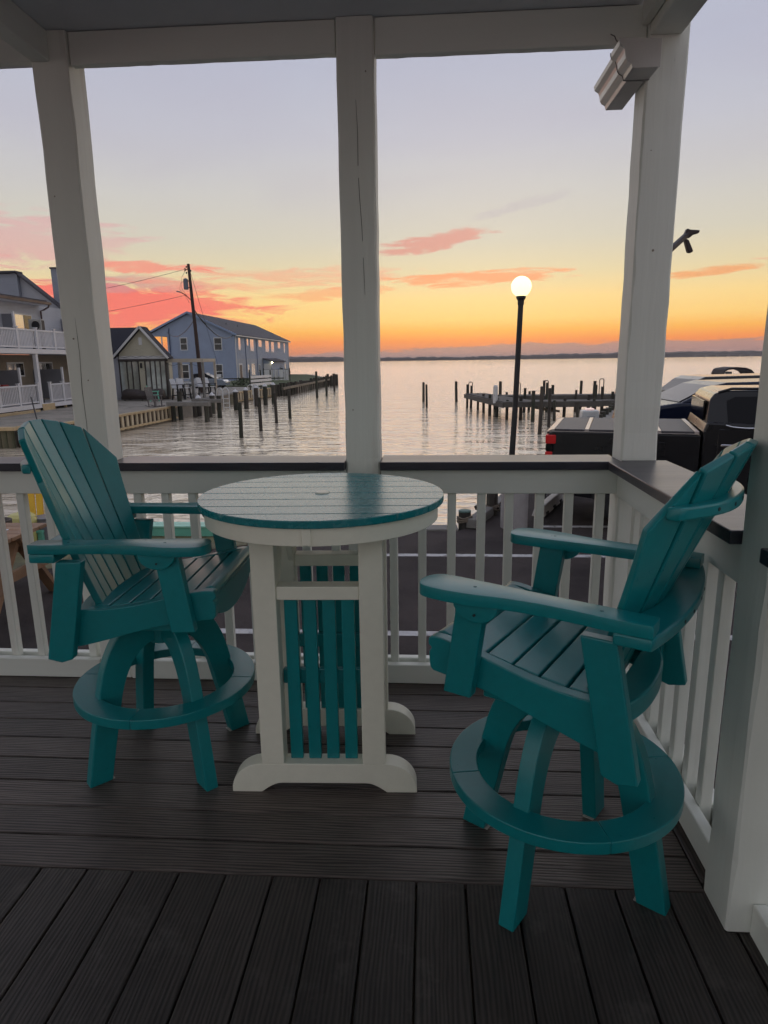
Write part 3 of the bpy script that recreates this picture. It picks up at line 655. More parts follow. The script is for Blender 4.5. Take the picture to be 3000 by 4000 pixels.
# power pedestal
t = thing('power_pedestal', 'white dockside power pedestal behind the truck bed', 'pedestal', (2.87, 12.2, G))
WPL = M('white_plastic', (.62, .62, .62), .4)
obj('cabinet', B(2.72, 3.02, 12.1, 12.34, G, .60), WPL, t, .03, 2)
obj('front_panel', B(2.80, 2.94, 12.085, 12.099, G + .2, .50), M('grey_panel', (.40, .41, .44), .4), t)
obj('lamp_top', B(2.80, 2.94, 12.15, 12.29, .60, .63), emit('pedestal_light', (1.0, .72, .66), .35), t, .01)

# ---------------------------------------------------------------- bench, bin, pots, picnic table
MINT = M('mint_paint', (.16, .48, .36), .5, .08, 4); YEL = M('yellow_paint', (.75, .42, .015), .5, .08, 4)
t = thing('bench', 'long mint green box bench by the water', 'bench', (-3.5, 8.48, G))
obj('front', B(-4.62, -2.76, 8.40, 8.43, G + .006, -.63), MINT, t, .004)
for k in range(3): obj('seat_plank', B(-4.64, -2.74, 8.385 + .087 * k, 8.465 + .087 * k, -.626, -.602), M('mint_seat', (.30, .60, .47), .45, .08, 4), t, .004)
obj('end', B(-2.79, -2.76, 8.432, 8.63, G + .006, -.63), MINT, t)
obj('end', B(-4.62, -4.59, 8.432, 8.63, G + .006, -.63), MINT, t)
t = thing('painted_chair', 'bright yellow slatted chair back behind the left chair', 'chair', (-5.2, 8.5, G))
for k in range(5): obj('back_slat', bar((-5.43 + .105 * k, 8.42, -.60), (-5.52 + .118 * k, 8.58, -.03 - .04 * abs(k - 2)), .096, .02, up=(0, 1, .3)), YEL, t, .004)
obj('seat', B(-5.50, -4.95, 7.98, 8.42, -.60, -.57), MINT, t, .004)
for x in (-5.46, -4.99):
    for y in (8.02, 8.36): obj('leg', B(x - .03, x + .03, y - .03, y + .03, G + .006, -.60), MINT, t)
t = thing('waste_bin', 'pale yellow domed bin with an emblem on the pad', 'bin', (-5.20, 7.98, G))
BIN = M('pale_yellow_plastic', (.55, .50, .18), .45, .06, 6)
obj('body', lathe([(.165, G + .006), (.17, G + .02), (.172, -.50), (.180, -.495), (.182, -.46)], -5.20, 7.98, 12), BIN, t)
obj('lid', lathe([(.184, -.458), (.184, -.43), (.165, -.375), (.12, -.34), (.05, -.325)], -5.20, 7.98, 24), BIN, t)
bm = nb(); tube([(-5.14 + .05 * math.cos(a * .4), 7.806, -.60 + .045 * math.sin(a * .4)) for a in range(17)], .006, 6, bm)
tube([(-5.19, 7.804, -.575), (-5.15, 7.803, -.60), (-5.09, 7.804, -.565)], .008, 6, bm); tube([(-5.165, 7.804, -.63), (-5.115, 7.804, -.63)], .007, 6, bm)
obj('emblem', bm, M('emblem_grey', (.16, .15, .08), .6), t)
t = thing('bucket', 'grey bucket standing behind the yellow bin', 'bucket', (-5.0, 8.16, G))
obj('body', lathe([(.13, G + .006), (.15, -.45), (.158, -.44), (.158, -.42)], -4.98, 8.17, 20), M('grey_plastic', (.20, .20, .22), .5), t)
t = thing('plant_pot', 'dark brown pot at the far left edge by the water', 'pot', (-5.15, 7.5, G))
obj('body', lathe([(.10, G + .006), (.15, -.36), (.165, -.35), (.165, -.30), (.15, -.298), (.12, -.33)], -5.17, 7.45, 22), M('brown_pot', (.05, .035, .028), .6), t)
t = thing('picnic_table', 'wooden picnic table beyond the far left railing', 'picnic table', (-4.35, 5.7, G))
PW = M('picnic_wood', (.26, .15, .085), .6, .25, 4, .3, 30, (.2, 1, 1), rnd=.12)
for k in range(5): obj('top_plank', B(-5.3, -3.74, 5.42 + .145 * k, 5.555 + .145 * k, -.04, -.005), PW, t, .004)
for y in (5.05, 6.35):
    for k in range(2): obj('seat_plank', B(-5.3, -3.70, y + .135 * k - .13, y + .13 * k, -.335, -.30), PW, t, .004)
for x in (-5.1, -3.86):
    obj('leg', bar((x, 5.25, G + .006), (x, 5.78, -.045), .045, .11, up=(1, 0, 0)), PW, t); obj('leg', bar((x + .05, 6.25, G + .006), (x + .05, 5.72, -.045), .045, .11, up=(1, 0, 0)), PW, t)
    obj('cross_beam', bar((x + .09, 4.95, -.365), (x + .09, 6.5, -.365), .045, .09), PW, t)
t = tag(obj('paper_sheet', B(-4.5, -3.95, 5.50, 5.85, -.0035, .003), M('paper', (.7, .72, .78), .8)), 'white sheet lying on the picnic table', 'sheet')

# ---------------------------------------------------------------- pickup truck, seen from its side, tail to the left
BLACKP = M('black_car_paint', (.008, .008, .010), .28, .1, 3, coat=.35, rvar=.04, spec=.3)
GLASS = M('dark_car_glass', (.006, .006, .008), .08, .05, 2, spec=.18, rvar=.02)
CHROME = M('chrome_trim', (.75, .75, .76), .15, metal=1.0)
REDL = M('red_tail_lens', (.55, .008, .012), .15, .1, 6, coat=.8); RUB = M('tyre_rubber', (.016, .016, .017), .8)
REDE = emit('red_tail_glow', (.45, .008, .010), .12)  # faint red glow added to the tail light lenses
TONN = M('tonneau_vinyl', (.06, .056, .06), .5, .1, 20, spec=.3); TSTRIP = M('tonneau_strip', (.45, .40, .38), .3, metal=.7)
def wheel(t, x, y, z, r, w, sgn):
    bm = lathe([(r * .62, -w / 2), (r * .93, -w / 2), (r, -w / 2 + .03), (r, w / 2 - .03), (r * .93, w / 2), (r * .62, w / 2)], 0, 0, 32)
    bmesh.ops.transform(bm, matrix=Matrix.Translation((x, y, z)) @ Matrix.Rotation(math.pi / 2, 4, 'X'), verts=bm.verts[:]); wt = obj('wheel', bm, RUB, t)
    bm = lathe([(r * .60, -w * .3), (r * .60, w * .42), (r * .50, w * .40), (r * .42, w * .2), (r * .12, w * .28), (r * .1, w * .36)], 0, 0, 24)
    bmesh.ops.transform(bm, matrix=Matrix.Translation((x, y, z)) @ Matrix.Rotation(math.pi / 2, 4, 'X'), verts=bm.verts[:]); obj('rim', bm, STEEL, wt)
    for k in range(6):
        a = k * math.pi / 3; c, s_ = math.cos(a), math.sin(a); yy_ = y - sgn * 0 - w * .40
        obj('spoke', bar((x + r * .1 * c, yy_, z + r * .1 * s_), (x + r * .56 * c, yy_, z + r * .56 * s_), .03, .07, up=(0, 1, 0)), CHROME, wt)
TX, TY0, TY1 = 1.56, 8.95, 10.93
t = thing('pickup_truck', 'black pickup truck with a folding bed cover parked by the lamp', 'truck', (TX, 8.95, G), R(-15)); t.scale = (.95, 1, 1)
def arch(cx, r, zb, x0, x1, n=12): return [(cx + r * math.cos(a), zb + r * math.sin(a)) for a in [math.pi * i / n for i in range(n + 1)]]
zb = G + .52
wx = TX + 1.20
bed = [(TX + .03, zb - .02), (TX, .20), (TX + .005, .45), (TX + .03, .545), (TX + .08, .565), (3.52, .557), (3.52, zb - .08), (wx + .52, zb - .08)] + [(wx + .52 * math.cos(a), zb - .08 + .50 * math.sin(a)) for a in [math.pi * i / 12 for i in range(1, 12)]] + [(wx - .52, zb - .08)]
obj('bed_side', prism(bed, 'y', TY0, TY0 + .12), BLACKP, t, .015, 2)
obj('bed_side', prism(bed, 'y', TY1 - .12, TY1), BLACKP, t, .015, 2)
obj('tailgate', B(TX - .01, TX + .07, TY0 + .17, TY1 - .17, zb, .55), BLACKP, t, .015, 2)
obj('bed_floor', B(TX + .08, 3.50, TY0 + .125, TY1 - .125, zb, zb + .05), BLACKP, t)
obj('bed_front', B(3.44, 3.51, TY0 + .125, TY1 - .125, zb, .54), BLACKP, t)
for k in range(4):
    x0 = TX + .10 + .462 * k; o = obj('bed_cover_panel', B(x0, x0 + .40, TY0 + .06, TY1 - .06, .568, .596), TONN, t, .006)
    obj('bed_cover_strip', B(x0 + .403, x0 + .459, TY0 + .06, TY1 - .06, .568, .600), TSTRIP, t, .004)
obj('bed_cover_edge', loft([[(x, TY0 + .06, z0), (x, TY1 - .06, z0), (x, TY1 - .06, z1), (x, TY0 + .06, z1)] for x, z0, z1 in ((TX - .005, .552, .562), (TX + .05, .556, .586), (TX + .097, .568, .596))]), TSTRIP, t)
obj('bed_rail_trim', B(TX + .06, 3.50, TY0 - .002, TY0 + .055, .566, .572), TSTRIP, t)
obj('tail_light', B(TX - .012, TX + .13, TY0 - .012, TY0 + .15, .405, .525), REDE, t, .015, 2); obj('tail_light', B(TX - .008, TX + .10, TY0 - .008, TY0 + .15, .305, .402), GLASS, t, .01); obj('tail_light', B(TX - .012, TX + .09, TY0 - .012, TY0 + .15, .16, .302), REDE, t, .015, 2)
obj('wheel_arch_lip', tube([(wx + .53 * math.cos(a), TY0 - .004, zb - .08 + .51 * math.sin(a)) for a in [math.pi * i / 14 for i in range(15)]], .022, 8), RUB, t)
obj('fuel_door', B(2.92, 3.10, TY0 - .004, TY0 + .01, .28, .46), BLACKP, t, .003)
obj('bumper', B(TX - .12, TX + .02, TY0 + .05, TY1 - .05, zb - .14, zb + .08), CHROME, t, .03, 2)
cabl = [(3.56, zb - .10), (3.54, .60), (3.58, .72), (5.55, .66), (5.75, .62), (7.05, .50), (7.25, .35), (7.3, zb - .05), (6.80, zb - .08)] + [(6.30 + .52 * math.cos(a), zb - .08 + .50 * math.sin(a)) for a in [math.pi * i / 12 for i in range(1, 12)]] + [(5.78, zb - .1)]
obj('cab_body', prism(cabl, 'y', TY0 + .01, TY1 - .01), BLACKP, t, .03, 2)
def tap(x, z, d): return (x, z, d)
def frust(pts, y0, y1, ins): 
    return loft([[(x, y0 + ins * max(0, (z - .64) / .44), z) for x, z in pts], [(x, y1 - ins * max(0, (z - .64) / .44), z) for x, z in pts]])
obj('cab_roof', frust([(3.57, .66), (3.60, .98), (3.66, 1.06), (3.80, 1.095), (4.60, 1.105), (4.95, 1.08), (5.65, .655)], TY0 + .02, TY1 - .02, .17), BLACKP, t, .02, 2)
obj('side_window', loft([[(x, TY0 + .018 + .17 * (z - .64) / .44 - d, z) for x, z in ((3.83, .69), (3.80, .97), (3.90, 1.02), (4.52, 1.03), (4.52, .69))] for d in (.006, .0)]), GLASS, t)
obj('side_window', loft([[(x, TY0 + .018 + .17 * (z - .64) / .44 - d, z) for x, z in ((4.58, .69), (4.58, 1.03), (4.80, 1.02), (5.38, .70))] for d in (.006, .0)]), GLASS, t)
obj('rear_window', B(3.548, 3.572, TY0 + .30, TY1 - .30, .72, .96), GLASS, t)
obj('window_trim', tube([(3.80, TY0 + .005, .685), (3.88, TY0 + .0, .665), (4.02, TY0 - .002, .655), (5.5, TY0 - .002, .66)], .009, 6), CHROME, t)
d = obj('door', B(3.72, 4.60, TY0 + .002, TY0 + .03, zb + .02, .635), BLACKP, t, .008)
obj('handle', B(3.76, 4.00, TY0 - .020, TY0 + .0, .425, .452), CHROME, d, .006)
obj('roof_rail', tube([(3.70, TY0 + .19, 1.07), (3.85, TY0 + .20, 1.115), (4.9, TY0 + .20, 1.115)], .016, 8), BLACKP, t)
obj('hood', prism([(5.6, .63), (5.75, .66), (6.9, .58), (7.15, .48), (7.1, .40), (5.6, .55)], 'y', TY0 + .1, TY1 - .1), BLACKP, t, .02)
obj('headlight', B(7.16, 7.30, TY0 + .03, TY0 + .35, .26, .42), GLASS, t, .01); obj('headlight', B(7.16, 7.30, TY1 - .35, TY1 - .03, .26, .42), GLASS, t, .01)
for x in (wx, 6.30):
    wheel(t, x, TY0 + .16, G + .415, .41, .27, 1); wheel(t, x, TY1 - .16, G + .415, .41, .27, -1)

def suv(label, paint, x0, y0, y1, pts, cabin, sidewin, zref, mirror=None):
    t = thing('parked_car', label, 'car', (x0 + 2, (y0 + y1) / 2, G), group='dark cars parked behind the truck')
    obj('body', prism(pts, 'y', y0, y1), paint, t, .06, 3)
    obj('cabin', loft([[(x, y + s_ * .16 * max(0, (z - zref) / .45), z) for x, z in cabin] for y, s_ in ((y0 + .03, 1), (y1 - .03, -1))]), paint, t, .03, 2)
    for w_ in sidewin: obj('side_window', loft([[(x, y0 + .026 + .16 * max(0, (z - zref) / .45) - d_, z) for x, z in w_] for d_ in (.008, 0)]), GLASS, t)
    a, b = cabin[0], cabin[1]
    ws = loft([[(a[0] + (b[0] - a[0]) * f - .012, y, a[1] + (b[1] - a[1]) * f + .012) for y in (y0 + .14 + .1 * f, y1 - .14 - .1 * f)] + [(a[0] + (b[0] - a[0]) * f, y, a[1] + (b[1] - a[1]) * f) for y in (y1 - .14 - .1 * f, y0 + .14 + .1 * f)] for f in (.06, .94)])
    obj('windscreen', ws, GLASS, t)
    if mirror: obj('mirror', lathe([(.02, -.09), (.075, -.06), (.085, .02), (.05, .08)], 0, 0, 12), BLACKP, t).location = Vector((mirror[0], y0 - .1, mirror[1])) - OFF[t.name]
    zw = G + .36
    for x in (x0 + .85, x0 + 3.65):
        wheel(t, x, y0 + .12, zw, .36, .22, 1); wheel(t, x, y1 - .12, zw, .36, .22, -1)
    return t
NAVY = M('navy_car_paint', (.008, .012, .030), .25, .1, 3, coat=.15, rvar=.04, spec=.25)
# navy crossover facing left
X = 3.62; zr = .72
suv('navy crossover with raked windscreen right behind the truck', NAVY, X, 11.95, 13.75, [(X + .05, -.20), (X, .20), (X + .08, .50), (X + .25, .66), (X + .74, .73), (X + 4.2, .76), (X + 4.5, .5), (X + 4.5, -.25), (X + 4.2, -.38), (X + .3, -.38)],
    [(X + .72, .71), (X + 1.32, 1.01), (X + 1.54, 1.06), (X + 3.2, 1.09), (X + 4.0, 1.02), (X + 4.4, .74)], [((X + .95, .75), (X + 1.38, .97), (X + 2.3, 1.01), (X + 2.3, .76)), ((X + 2.38, .76), (X + 2.38, 1.01), (X + 3.2, 1.02), (X + 3.3, .76))], zr, (X + 1.02, .80))
X = 4.75; zr = .70
suv('black roofed car farthest behind the pickup truck', BLACKP, X, 15.5, 17.35, [(X + .05, -.20), (X, .15), (X + .12, .48), (X + .9, .60), (X + 1.0, .70), (X + 4.6, .72), (X + 4.8, .5), (X + 4.8, -.25), (X + 4.5, -.38), (X + .3, -.38)],
    [(X + .95, .69), (X + 1.30, 1.00), (X + 1.45, 1.06), (X + 3.2, 1.09), (X + 4.4, 1.06), (X + 4.7, .71)], [((X + 1.2, .73), (X + 1.42, .99), (X + 2.3, 1.02), (X + 2.3, .74)), ((X + 2.38, .74), (X + 2.38, 1.02), (X + 3.6, 1.02), (X + 3.7, .74))], zr)

# ---------------------------------------------------------------- right-hand dock
def pile_bm(x, y, zt, r=.10, n=10, zb=-2.4, lean=(0, 0)): 
    return tube([(x, y, zb), (x + lean[0] * .5, y + lean[1] * .5, (zb + zt) / 2), (x + lean[0], y + lean[1], zt)], [r * 1.06, r, r * .94], n)
t = thing('dock', 'weathered timber dock on piles to the right of the lamp', 'dock', (6.5, 38, WZ))
obj('deck', prism([(4.05, 36.4), (9.2, 36.4), (9.2, 38.0), (5.6, 38.2), (3.8, 46.3), (2.5, 46.3)], 'z', -.80, -.74), DOCKD, t)
obj('deck', B(4.1, 30, 42.4, 44.0, -.80, -.74), DOCKD, t); obj('deck', B(9.3, 30, 37.4, 38.6, -.84, -.78), DOCKD, t)
for a, b, z in (((4.02, 36.33), (9.2, 36.33), -.90), ((4.0, 36.42), (2.45, 46.3), -.93), ((4.1, 42.35), (30, 42.35), -.90), ((4.0, 44.1), (30, 44.1), -.90), ((9.3, 37.35), (30, 37.35), -.94)):
    obj('fascia_beam', bar((*a, z), (*b, z), .08, .26), DOCKD, t)
obj('brace_beam', bar((5.6, 36.5, -1.05), (7.2, 37.6, -1.35), .06, .12), TIMB, t)
for x, y, zt in ((2.64, 46.45, -.10), (2.9, 46.6, -.25), (3.26, 44.9, -.71), (3.43, 42.2, -.60), (3.60, 39.9, -.58), (3.87, 38.76, -.62), (4.25, 37.0, -.66), (5.0, 36.9, -.52), (5.5, 35.9, -.13), (6.7, 36.2, -.62), (7.3, 36.9, -.60), (7.9, 36.2, -.70), (8.68, 37.3, -.48), (4.4, 45.0, -.55), (5.1, 44.3, -.58), (6.5, 44.3, -.50), (8.0, 44.2, -.20), (9.0, 42.2, -.45), (9.9, 44.85, .09), (10.2, 42.2, -.06), (9.55, 39.9, .15), (9.8, 38.8, -.10), (10.4, 38.8, -.36), (8.8, 36.5, -.66), (12, 44.2, -.4), (14, 44.2, -.4), (12.2, 38.8, -.3), (5.9, 42.2, -.25), (7.3, 42.2, .02), (7.45, 44.3, .15)):
    obj('pile', pile_bm(x, y, zt + random.uniform(-.06, .06), random.uniform(.075, .105), lean=(random.uniform(-.06, .06), 0)), PILE, t)
for x, y, z in ((2.85, 46.3, -.05), (5.75, 43.9, -.05), (7.45, 43.6, .08), (10.05, 40.2, .25)):
    obj('ladder_frame', tube([(x - .12, y, -.74), (x - .12, y, z), (x - .08, y, z + .05), (x + .08, y, z + .05), (x + .12, y, z), (x + .12, y, -.74)], .03, 6), DOCKD, t)
t = tag(obj('white_post', lathe([(.13, -.9), (.13, .0), (.09, .08), (.03, .1)], 3.72, 38.0, 14), WPL), 'white rounded pile standing at the left dock finger', 'pile')
PG = 'free-standing mooring piles in the water'
for lab, x, y, zt, r in (('left of the two thin piles standing together in open water right of the middle post', -.40, 53.8, -.21, .16), ('right and shorter of the two thin piles standing together in open water', -.12, 47.5, -.17, .12), ('lone dark pile in open water left of the dock', 2.2, 53.4, -.16, .17), ('tall dark pile in front of the dock right of the lamp', 4.87, 29.76, .32, .135), ('thick pile just behind the truck bed cover', 5.80, 32.8, .12, .12), ('dark pile beyond the dock behind its left finger', 5.87, 56.0, -.28, .2),
     ('tall thin pile left of the blue car roof', 11.56, 33, .47, .10), ('thin pile above the blue car windscreen', 12.41, 33, .40, .10), ('thin pile at the corner of the farthest car roof', 12.94, 33, .53, .09), ('nearest tall pile standing before the left dock beams', -8.27, 29.0, -.21, .14), ('second tall pile out from the left shore', -8.07, 31.8, -.14, .135), ('third tall pile out from the left shore', -8.24, 36.0, -.135, .135), ('fourth tall pile out from the left shore', -8.08, 38.8, -.13, .14),
     ('tallest pile at the end of the left breakwater', -10.05, 60.5, .62, .17), ('pile just right of the breakwater end', -9.75, 64.2, .18, .17), ('thin pile beside the middle porch post in the far left water', -10.26, 73.4, -.02, .16), ('small far pile beyond the breakwater end', -13.95, 96.9, -.46, .17), ('short pile stub by the blue car bonnet', 11.2, 31.9, -.05, .09)):
    tag(obj('mooring_pile', pile_bm(x, y, zt, r * .64, 12, lean=(random.uniform(-.05, .05), 0)), PILE), lab, 'pile', PG)
t = thing('bulkhead', 'stepped timber edge of the lot beyond the truck', 'bulkhead', (7, 27, WZ))
obj('walkway', prism([(6.25, 24.6), (8.4, 30.5), (10.5, 30.5), (8.0, 24.6)], 'z', -.745, -.68), GREYDOCK, t)
for k in range(9): obj('pile', pile_bm(5.0 + .40 * k, 21.5 + 1.12 * k, -.50 + .02 * (k % 3), .13), PILE, t)
obj('cap_timber', bar((2.6, 14.2, -.74), (8.2, 30.3, -.74), .2, .1), GREYDOCK, t)
# boat with folded-up bimini
t = thing('boat', 'small boat with a dark arched canopy beyond the cars', 'boat', (16.4, 38, WZ))
HUL = M('boat_hull_white', (.6, .6, .62), .3); CANV = M('dark_canvas', (.018, .014, .02), .7)
obj('hull', loft([[(x, 38 - w, .0 - .55), (x, 38 + w, -.55), (x, 38 + w * .7, -1.9), (x, 38 - w * .7, -1.9)] for x, w in ((14.0, .12), (14.8, .8), (16, 1.0), (18.4, 1.0))]), HUL, t, .03)
obj('console', B(15.9, 16.32, 37.8, 38.3, -.56, .68), M('console_grey', (.16, .19, .24), .4), t, .03)
arc = [(15.62, .62), (15.70, .80), (15.85, .88), (16.3, .93), (16.75, .89), (17.05, .78), (17.2, .62)]
obj('canopy', loft([[(x, 37.2, z), (x, 38.8, z), (x, 38.8, z - .10), (x, 37.2, z - .10)] for x, z in arc]), CANV, t, .01)
for x0, x1 in ((15.66, 15.9), (17.16, 17.0), (15.70, 16.0), (17.12, 17.3)):
    for y in (37.25, 38.75): obj('canopy_frame', tube([(x0, y, .66), (x1, y, -.55)], .02, 6), ALUM, t)

# ================================================================== far left: houses, patio, bulkheads
BLUE = siding('blue_lap_siding', (.26, .315, .43), .16, .6, .35)
BLUEG = siding('blue_grey_lap_siding', (.30, .34, .42), .16, .6, .35)
CREAMS = siding('cream_lap_siding', (.50, .47, .36), .13, .6, .4)
GREYS = siding('grey_lap_siding', (.36, .37, .41), .14, .6, .5)
GREYD = siding('slate_lap_siding', (.24, .26, .31), .14, .6, .5)
ROOFG = M('grey_shingle', (.075, .072, .085), .85, .25, 3, .4, 10)
ROOFK = M('black_shingle', (.018, .018, .028), .85, .25, 3)
TRIMW = M('white_trim', (.66, .66, .66), .5, .05, 3)
WGLASS = M('window_glass', (.012, .014, .018), .04, .02, 1, spec=.8, rvar=.02)
def mirror_glass():
    m = bpy.data.materials.new('reflective_glass'); m.use_nodes = True; p = m.node_tree.nodes['Principled BSDF']
    p.inputs['Base Color'].default_value = (.55, .55, .56, 1); p.inputs['Metallic'].default_value = .75; p.inputs['Roughness'].default_value = .05; return m
RGLASS = mirror_glass()
TAN = M('tan_stucco', (.28, .235, .18), .85, .12, 3)
DKF = M('dark_window_frame', (.055, .045, .04), .6)
def win_y(t, x0, x1, z0, z1, y, fr=.10, glass=None, sash=True):
    w = obj('window', B(x0 - fr, x1 + fr, y - .05, y - .002, z0 - fr, z1 + fr), TRIMW, t)
    zm = (z0 + z1) / 2
    if sash:
        obj('pane', B(x0, x1, y - .062, y - .0505, z0, zm - .04), glass or WGLASS, w); obj('pane', B(x0, x1, y - .062, y - .0505, zm + .04, z1), glass or WGLASS, w)
    else: obj('pane', B(x0, x1, y - .062, y - .0505, z0, z1), glass or WGLASS, w)
    return w
def win_x(t, y0, y1, z0, z1, x, fr=.10, glass=None, n=1):
    w = obj('window', B(x + .002, x + .05, y0 - fr, y1 + fr, z0 - fr, z1 + fr), TRIMW, t)
    d = (y1 - y0) / n
    for k in range(n): obj('pane', B(x + .0505, x + .062, y0 + d * k + (.05 if k else 0), y0 + d * (k + 1) - (.05 if k < n - 1 else 0), z0, z1), glass or RGLASS, w)
    return w
# --- blue two-storey house
t = thing('house', 'long blue two-storey house at the water, gable end facing us', 'house', (-30.7, 108, BK))
HX0, HX1, HY0, HY1 = -35.4, -26.1, 91.2, 126.4
obj('wall', prism([(HX0, BK), (HX1, BK), (HX1, 5.15), (-32.2, 8.02), (HX0, 6.5)], 'y', HY0, HY0 + .3), BLUE, t)
obj('wall', B(HX1 - .3, HX1, HY0 + .302, HY1, BK, 1.98), BLUEG, t); obj('wall', B(HX1 - .3, HX1, HY0 + .302, HY1, 1.981, 5.10), BLUE, t)
obj('wall', B(HX0, HX0 + .3, HY0 + .302, HY1, BK, 5.9), BLUE, t); obj('wall', prism([(HX0, BK), (HX1, BK), (HX1, 5.15), (-32.2, 8.02), (HX0, 6.5)], 'y', HY1 + .002, HY1 + .3), BLUE, t)
obj('gable_extension', prism([(-37.9, 5.05), (HX0 - .004, 5.05), (HX0 - .004, 6.42), (-37.9, 5.30)], 'y', HY0, HY0 + .3), BLUE, t)
obj('roof', prism([(-25.75, 5.02), (-25.75, 5.20), (-32.25, 8.22), (-38.3, 5.42), (-38.3, 5.24), (-32.25, 8.04)], 'y', HY0 - .35, HY1 + .6), ROOFG, t)
for a, b in (((-25.7, 5.10), (-32.25, 8.12)), ((-32.25, 8.12), (-38.3, 5.33))): obj('rake_board', bar((a[0], HY0 - .38, a[1]), (b[0], HY0 - .38, b[1]), .05, .24), M('blue_trim', (.24, .31, .46), .6), t)
g_ = obj('gutter', B(-25.85, -25.70, HY0 - .35, HY1 + .5, 4.96, 5.10), TRIMW, t)
obj('downspout', B(HX1 + .01, HX1 + .10, HY0 + .05, HY0 + .15, BK, 4.96), TRIMW, t); obj('downspout', B(HX1 + .01, HX1 + .10, HY1 - .3, HY1 - .2, BK, 4.96), TRIMW, t)
for y in (96.3, 102.7): obj('drain_pipe', B(HX1 + .01, HX1 + .09, y, y + .12, BK, 4.9), M('blue_pipe', (.16, .20, .30), .6), t)
for x in (-37.7, -36.2): obj('porch_post', B(x - .07, x + .07, HY0 + .05, HY0 + .2, BK, 5.04), TRIMW, t)
obj('balcony_floor', B(-37.9, HX0 - .004, HY0 + .02, HY0 + 8, 2.0, 2.2), TRIMW, t); obj('balcony_rail', B(-37.85, HX0 - .01, HY0 + .06, HY0 + .12, 2.95, 3.05), TRIMW, t)
obj('chimney_pipe', B(-35.1, -35.0, HY0 - .12, HY0 - .02, BK, 6.1), M('navy_pipe', (.05, .07, .14), .6), t)
for y in (98.5, 104.5): obj('vent_pipe', cyl(-29.3, y, 6.6, 7.05, .08, 8), ROOFG, t)
win_y(t, -33.55, -32.72, 3.27, 4.78, HY0); win_y(t, -28.88, -27.95, 3.20, 4.71, HY0); w_ = win_y(t, -28.86, -28.06, -.50, 1.20, HY0); win_y(t, -33.55, -32.74, -.50, 1.25, HY0)
obj('air_conditioner', B(-28.75, -28.2, HY0 - .4, HY0 - .064, -.45, -.05), TRIMW, t)
for a in ((92.75, 93.7, 3.2, 4.75, 1), (97.15, 97.85, 3.88, 4.75, 1), (99.0, 100.85, 3.15, 4.75, 2), (103.9, 105.75, 3.82, 4.78, 2), (108.3, 110.5, 3.12, 4.80, 2), (112.35, 114.2, 3.15, 4.72, 2), (117.3, 119.1, 3.82, 4.78, 2), (122.2, 123.0, 3.12, 4.72, 1), (97.0, 97.7, .14, 1.16, 1), (99.05, 100.95, -.33, 1.25, 2), (117.4, 118.95, .24, 1.27, 2), (122.3, 123.15, -.28, 1.12, 1), (103.2, 104.3, .1, 1.1, 1)):
    win_x(t, a[0], a[1], a[2], a[3], HX1, n=a[4])
d = obj('door', B(HX1 + .002, HX1 + .06, 92.5, 94.1, BK, 1.35), TRIMW, t); obj('pane', B(HX1 + .061, HX1 + .075, 92.75, 93.85, BK + .1, 1.15), M('brown_door', (.09, .06, .05), .5), d)
obj('entry', prism([(HX1 + .064, BK), (HX1 + 1.4, BK), (HX1 + 1.4, 1.55), (HX1 + .064, 1.95)], 'y', 106.2, 115.6), BLUE, t); obj('entry_roof', bar((HX1 + .06, 110.9, 2.03), (HX1 + 1.7, 110.9, 1.55), 9.9, .1, up=(0, 0, 1)), ROOFG, t)
d = obj('entry_door', B(HX1 + .15, HX1 + 1.3, 106.13, 106.19, BK, 1.25), TRIMW, t)
lm = obj('porch_light', lathe([(.05, 1.28), (.11, 1.33), (.12, 1.45), (.05, 1.52)], HX1 + 1.55, 106.0, 12), emit('lit_porch_lamp', (1, .82, .42), 14.0), t)
# --- cottage
t = thing('cottage', 'cream cottage with black roof and glazed sun porch', 'cottage', (-20.5, 48, BK))
CY0 = 45.8
obj('gable_wall', prism([(-21.25, 1.82), (-18.0, 1.82), (-18.0, 2.12), (-19.55, 3.86), (-21.25, 2.20)], 'y', CY0, CY0 + .2), CREAMS, t)
obj('roof', loft([[(-17.72, y, 1.90), (-19.52, y, 3.98), (-21.55, y, 1.98), (-21.55, y, 1.86), (-19.52, y, 3.86), (-17.72, y, 1.78)] for y in (CY0 - .35, 46.5)]), ROOFK, t)
obj('roof', loft([[(x, 46.2, 2.1), (x, 49.4, 4.10), (x, 53, 1.9), (x, 53, 1.75), (x, 49.4, 3.82), (x, 46.2, 1.95)] for x in (-28, -20.6)]), ROOFK, t)
for a, b in (((-17.68, 1.83), (-19.52, 3.93)), ((-19.52, 3.93), (-21.58, 1.92))): obj('rake_board', bar((a[0], CY0 - .37, a[1]), (b[0], CY0 - .37, b[1]), .04, .14), TRIMW, t)
obj('header', B(-21.35, -17.95, CY0 - .05, CY0 + .22, 1.65, 1.815), DKF, t); obj('frieze', B(-21.25, -18.0, CY0 - .03, CY0 - .002, 1.82, 2.02), TRIMW, t)
obj('side_wall', B(-21.9, -21.36, CY0, CY0 + .3, BK, 2.0), GREYS, t); obj('main_wall', B(-28, -21.4, 46.6, 46.8, BK, 2.0), GREYS, t)
obj('room_floor', B(-21.3, -18.0, CY0 + .02, 46.9, BK, BK + .15), TIMB, t)
obj('room_back', B(-21.3, -18.0, 46.7, 46.9, BK + .16, 1.64), CREAMS, t); obj('room_side', B(-18.10, -18.0, CY0 + .22, 46.69, BK + .16, 1.64), CREAMS, t)
obj('vent', B(-19.78, -19.55, CY0 - .04, CY0 - .002, 2.75, 3.25), TRIMW, t)
zw0, zw1 = BK + .16, 1.649
gx = [-21.30, -20.78, -20.42, -19.95, -19.48, -19.12, -18.78, -18.42, -18.05]
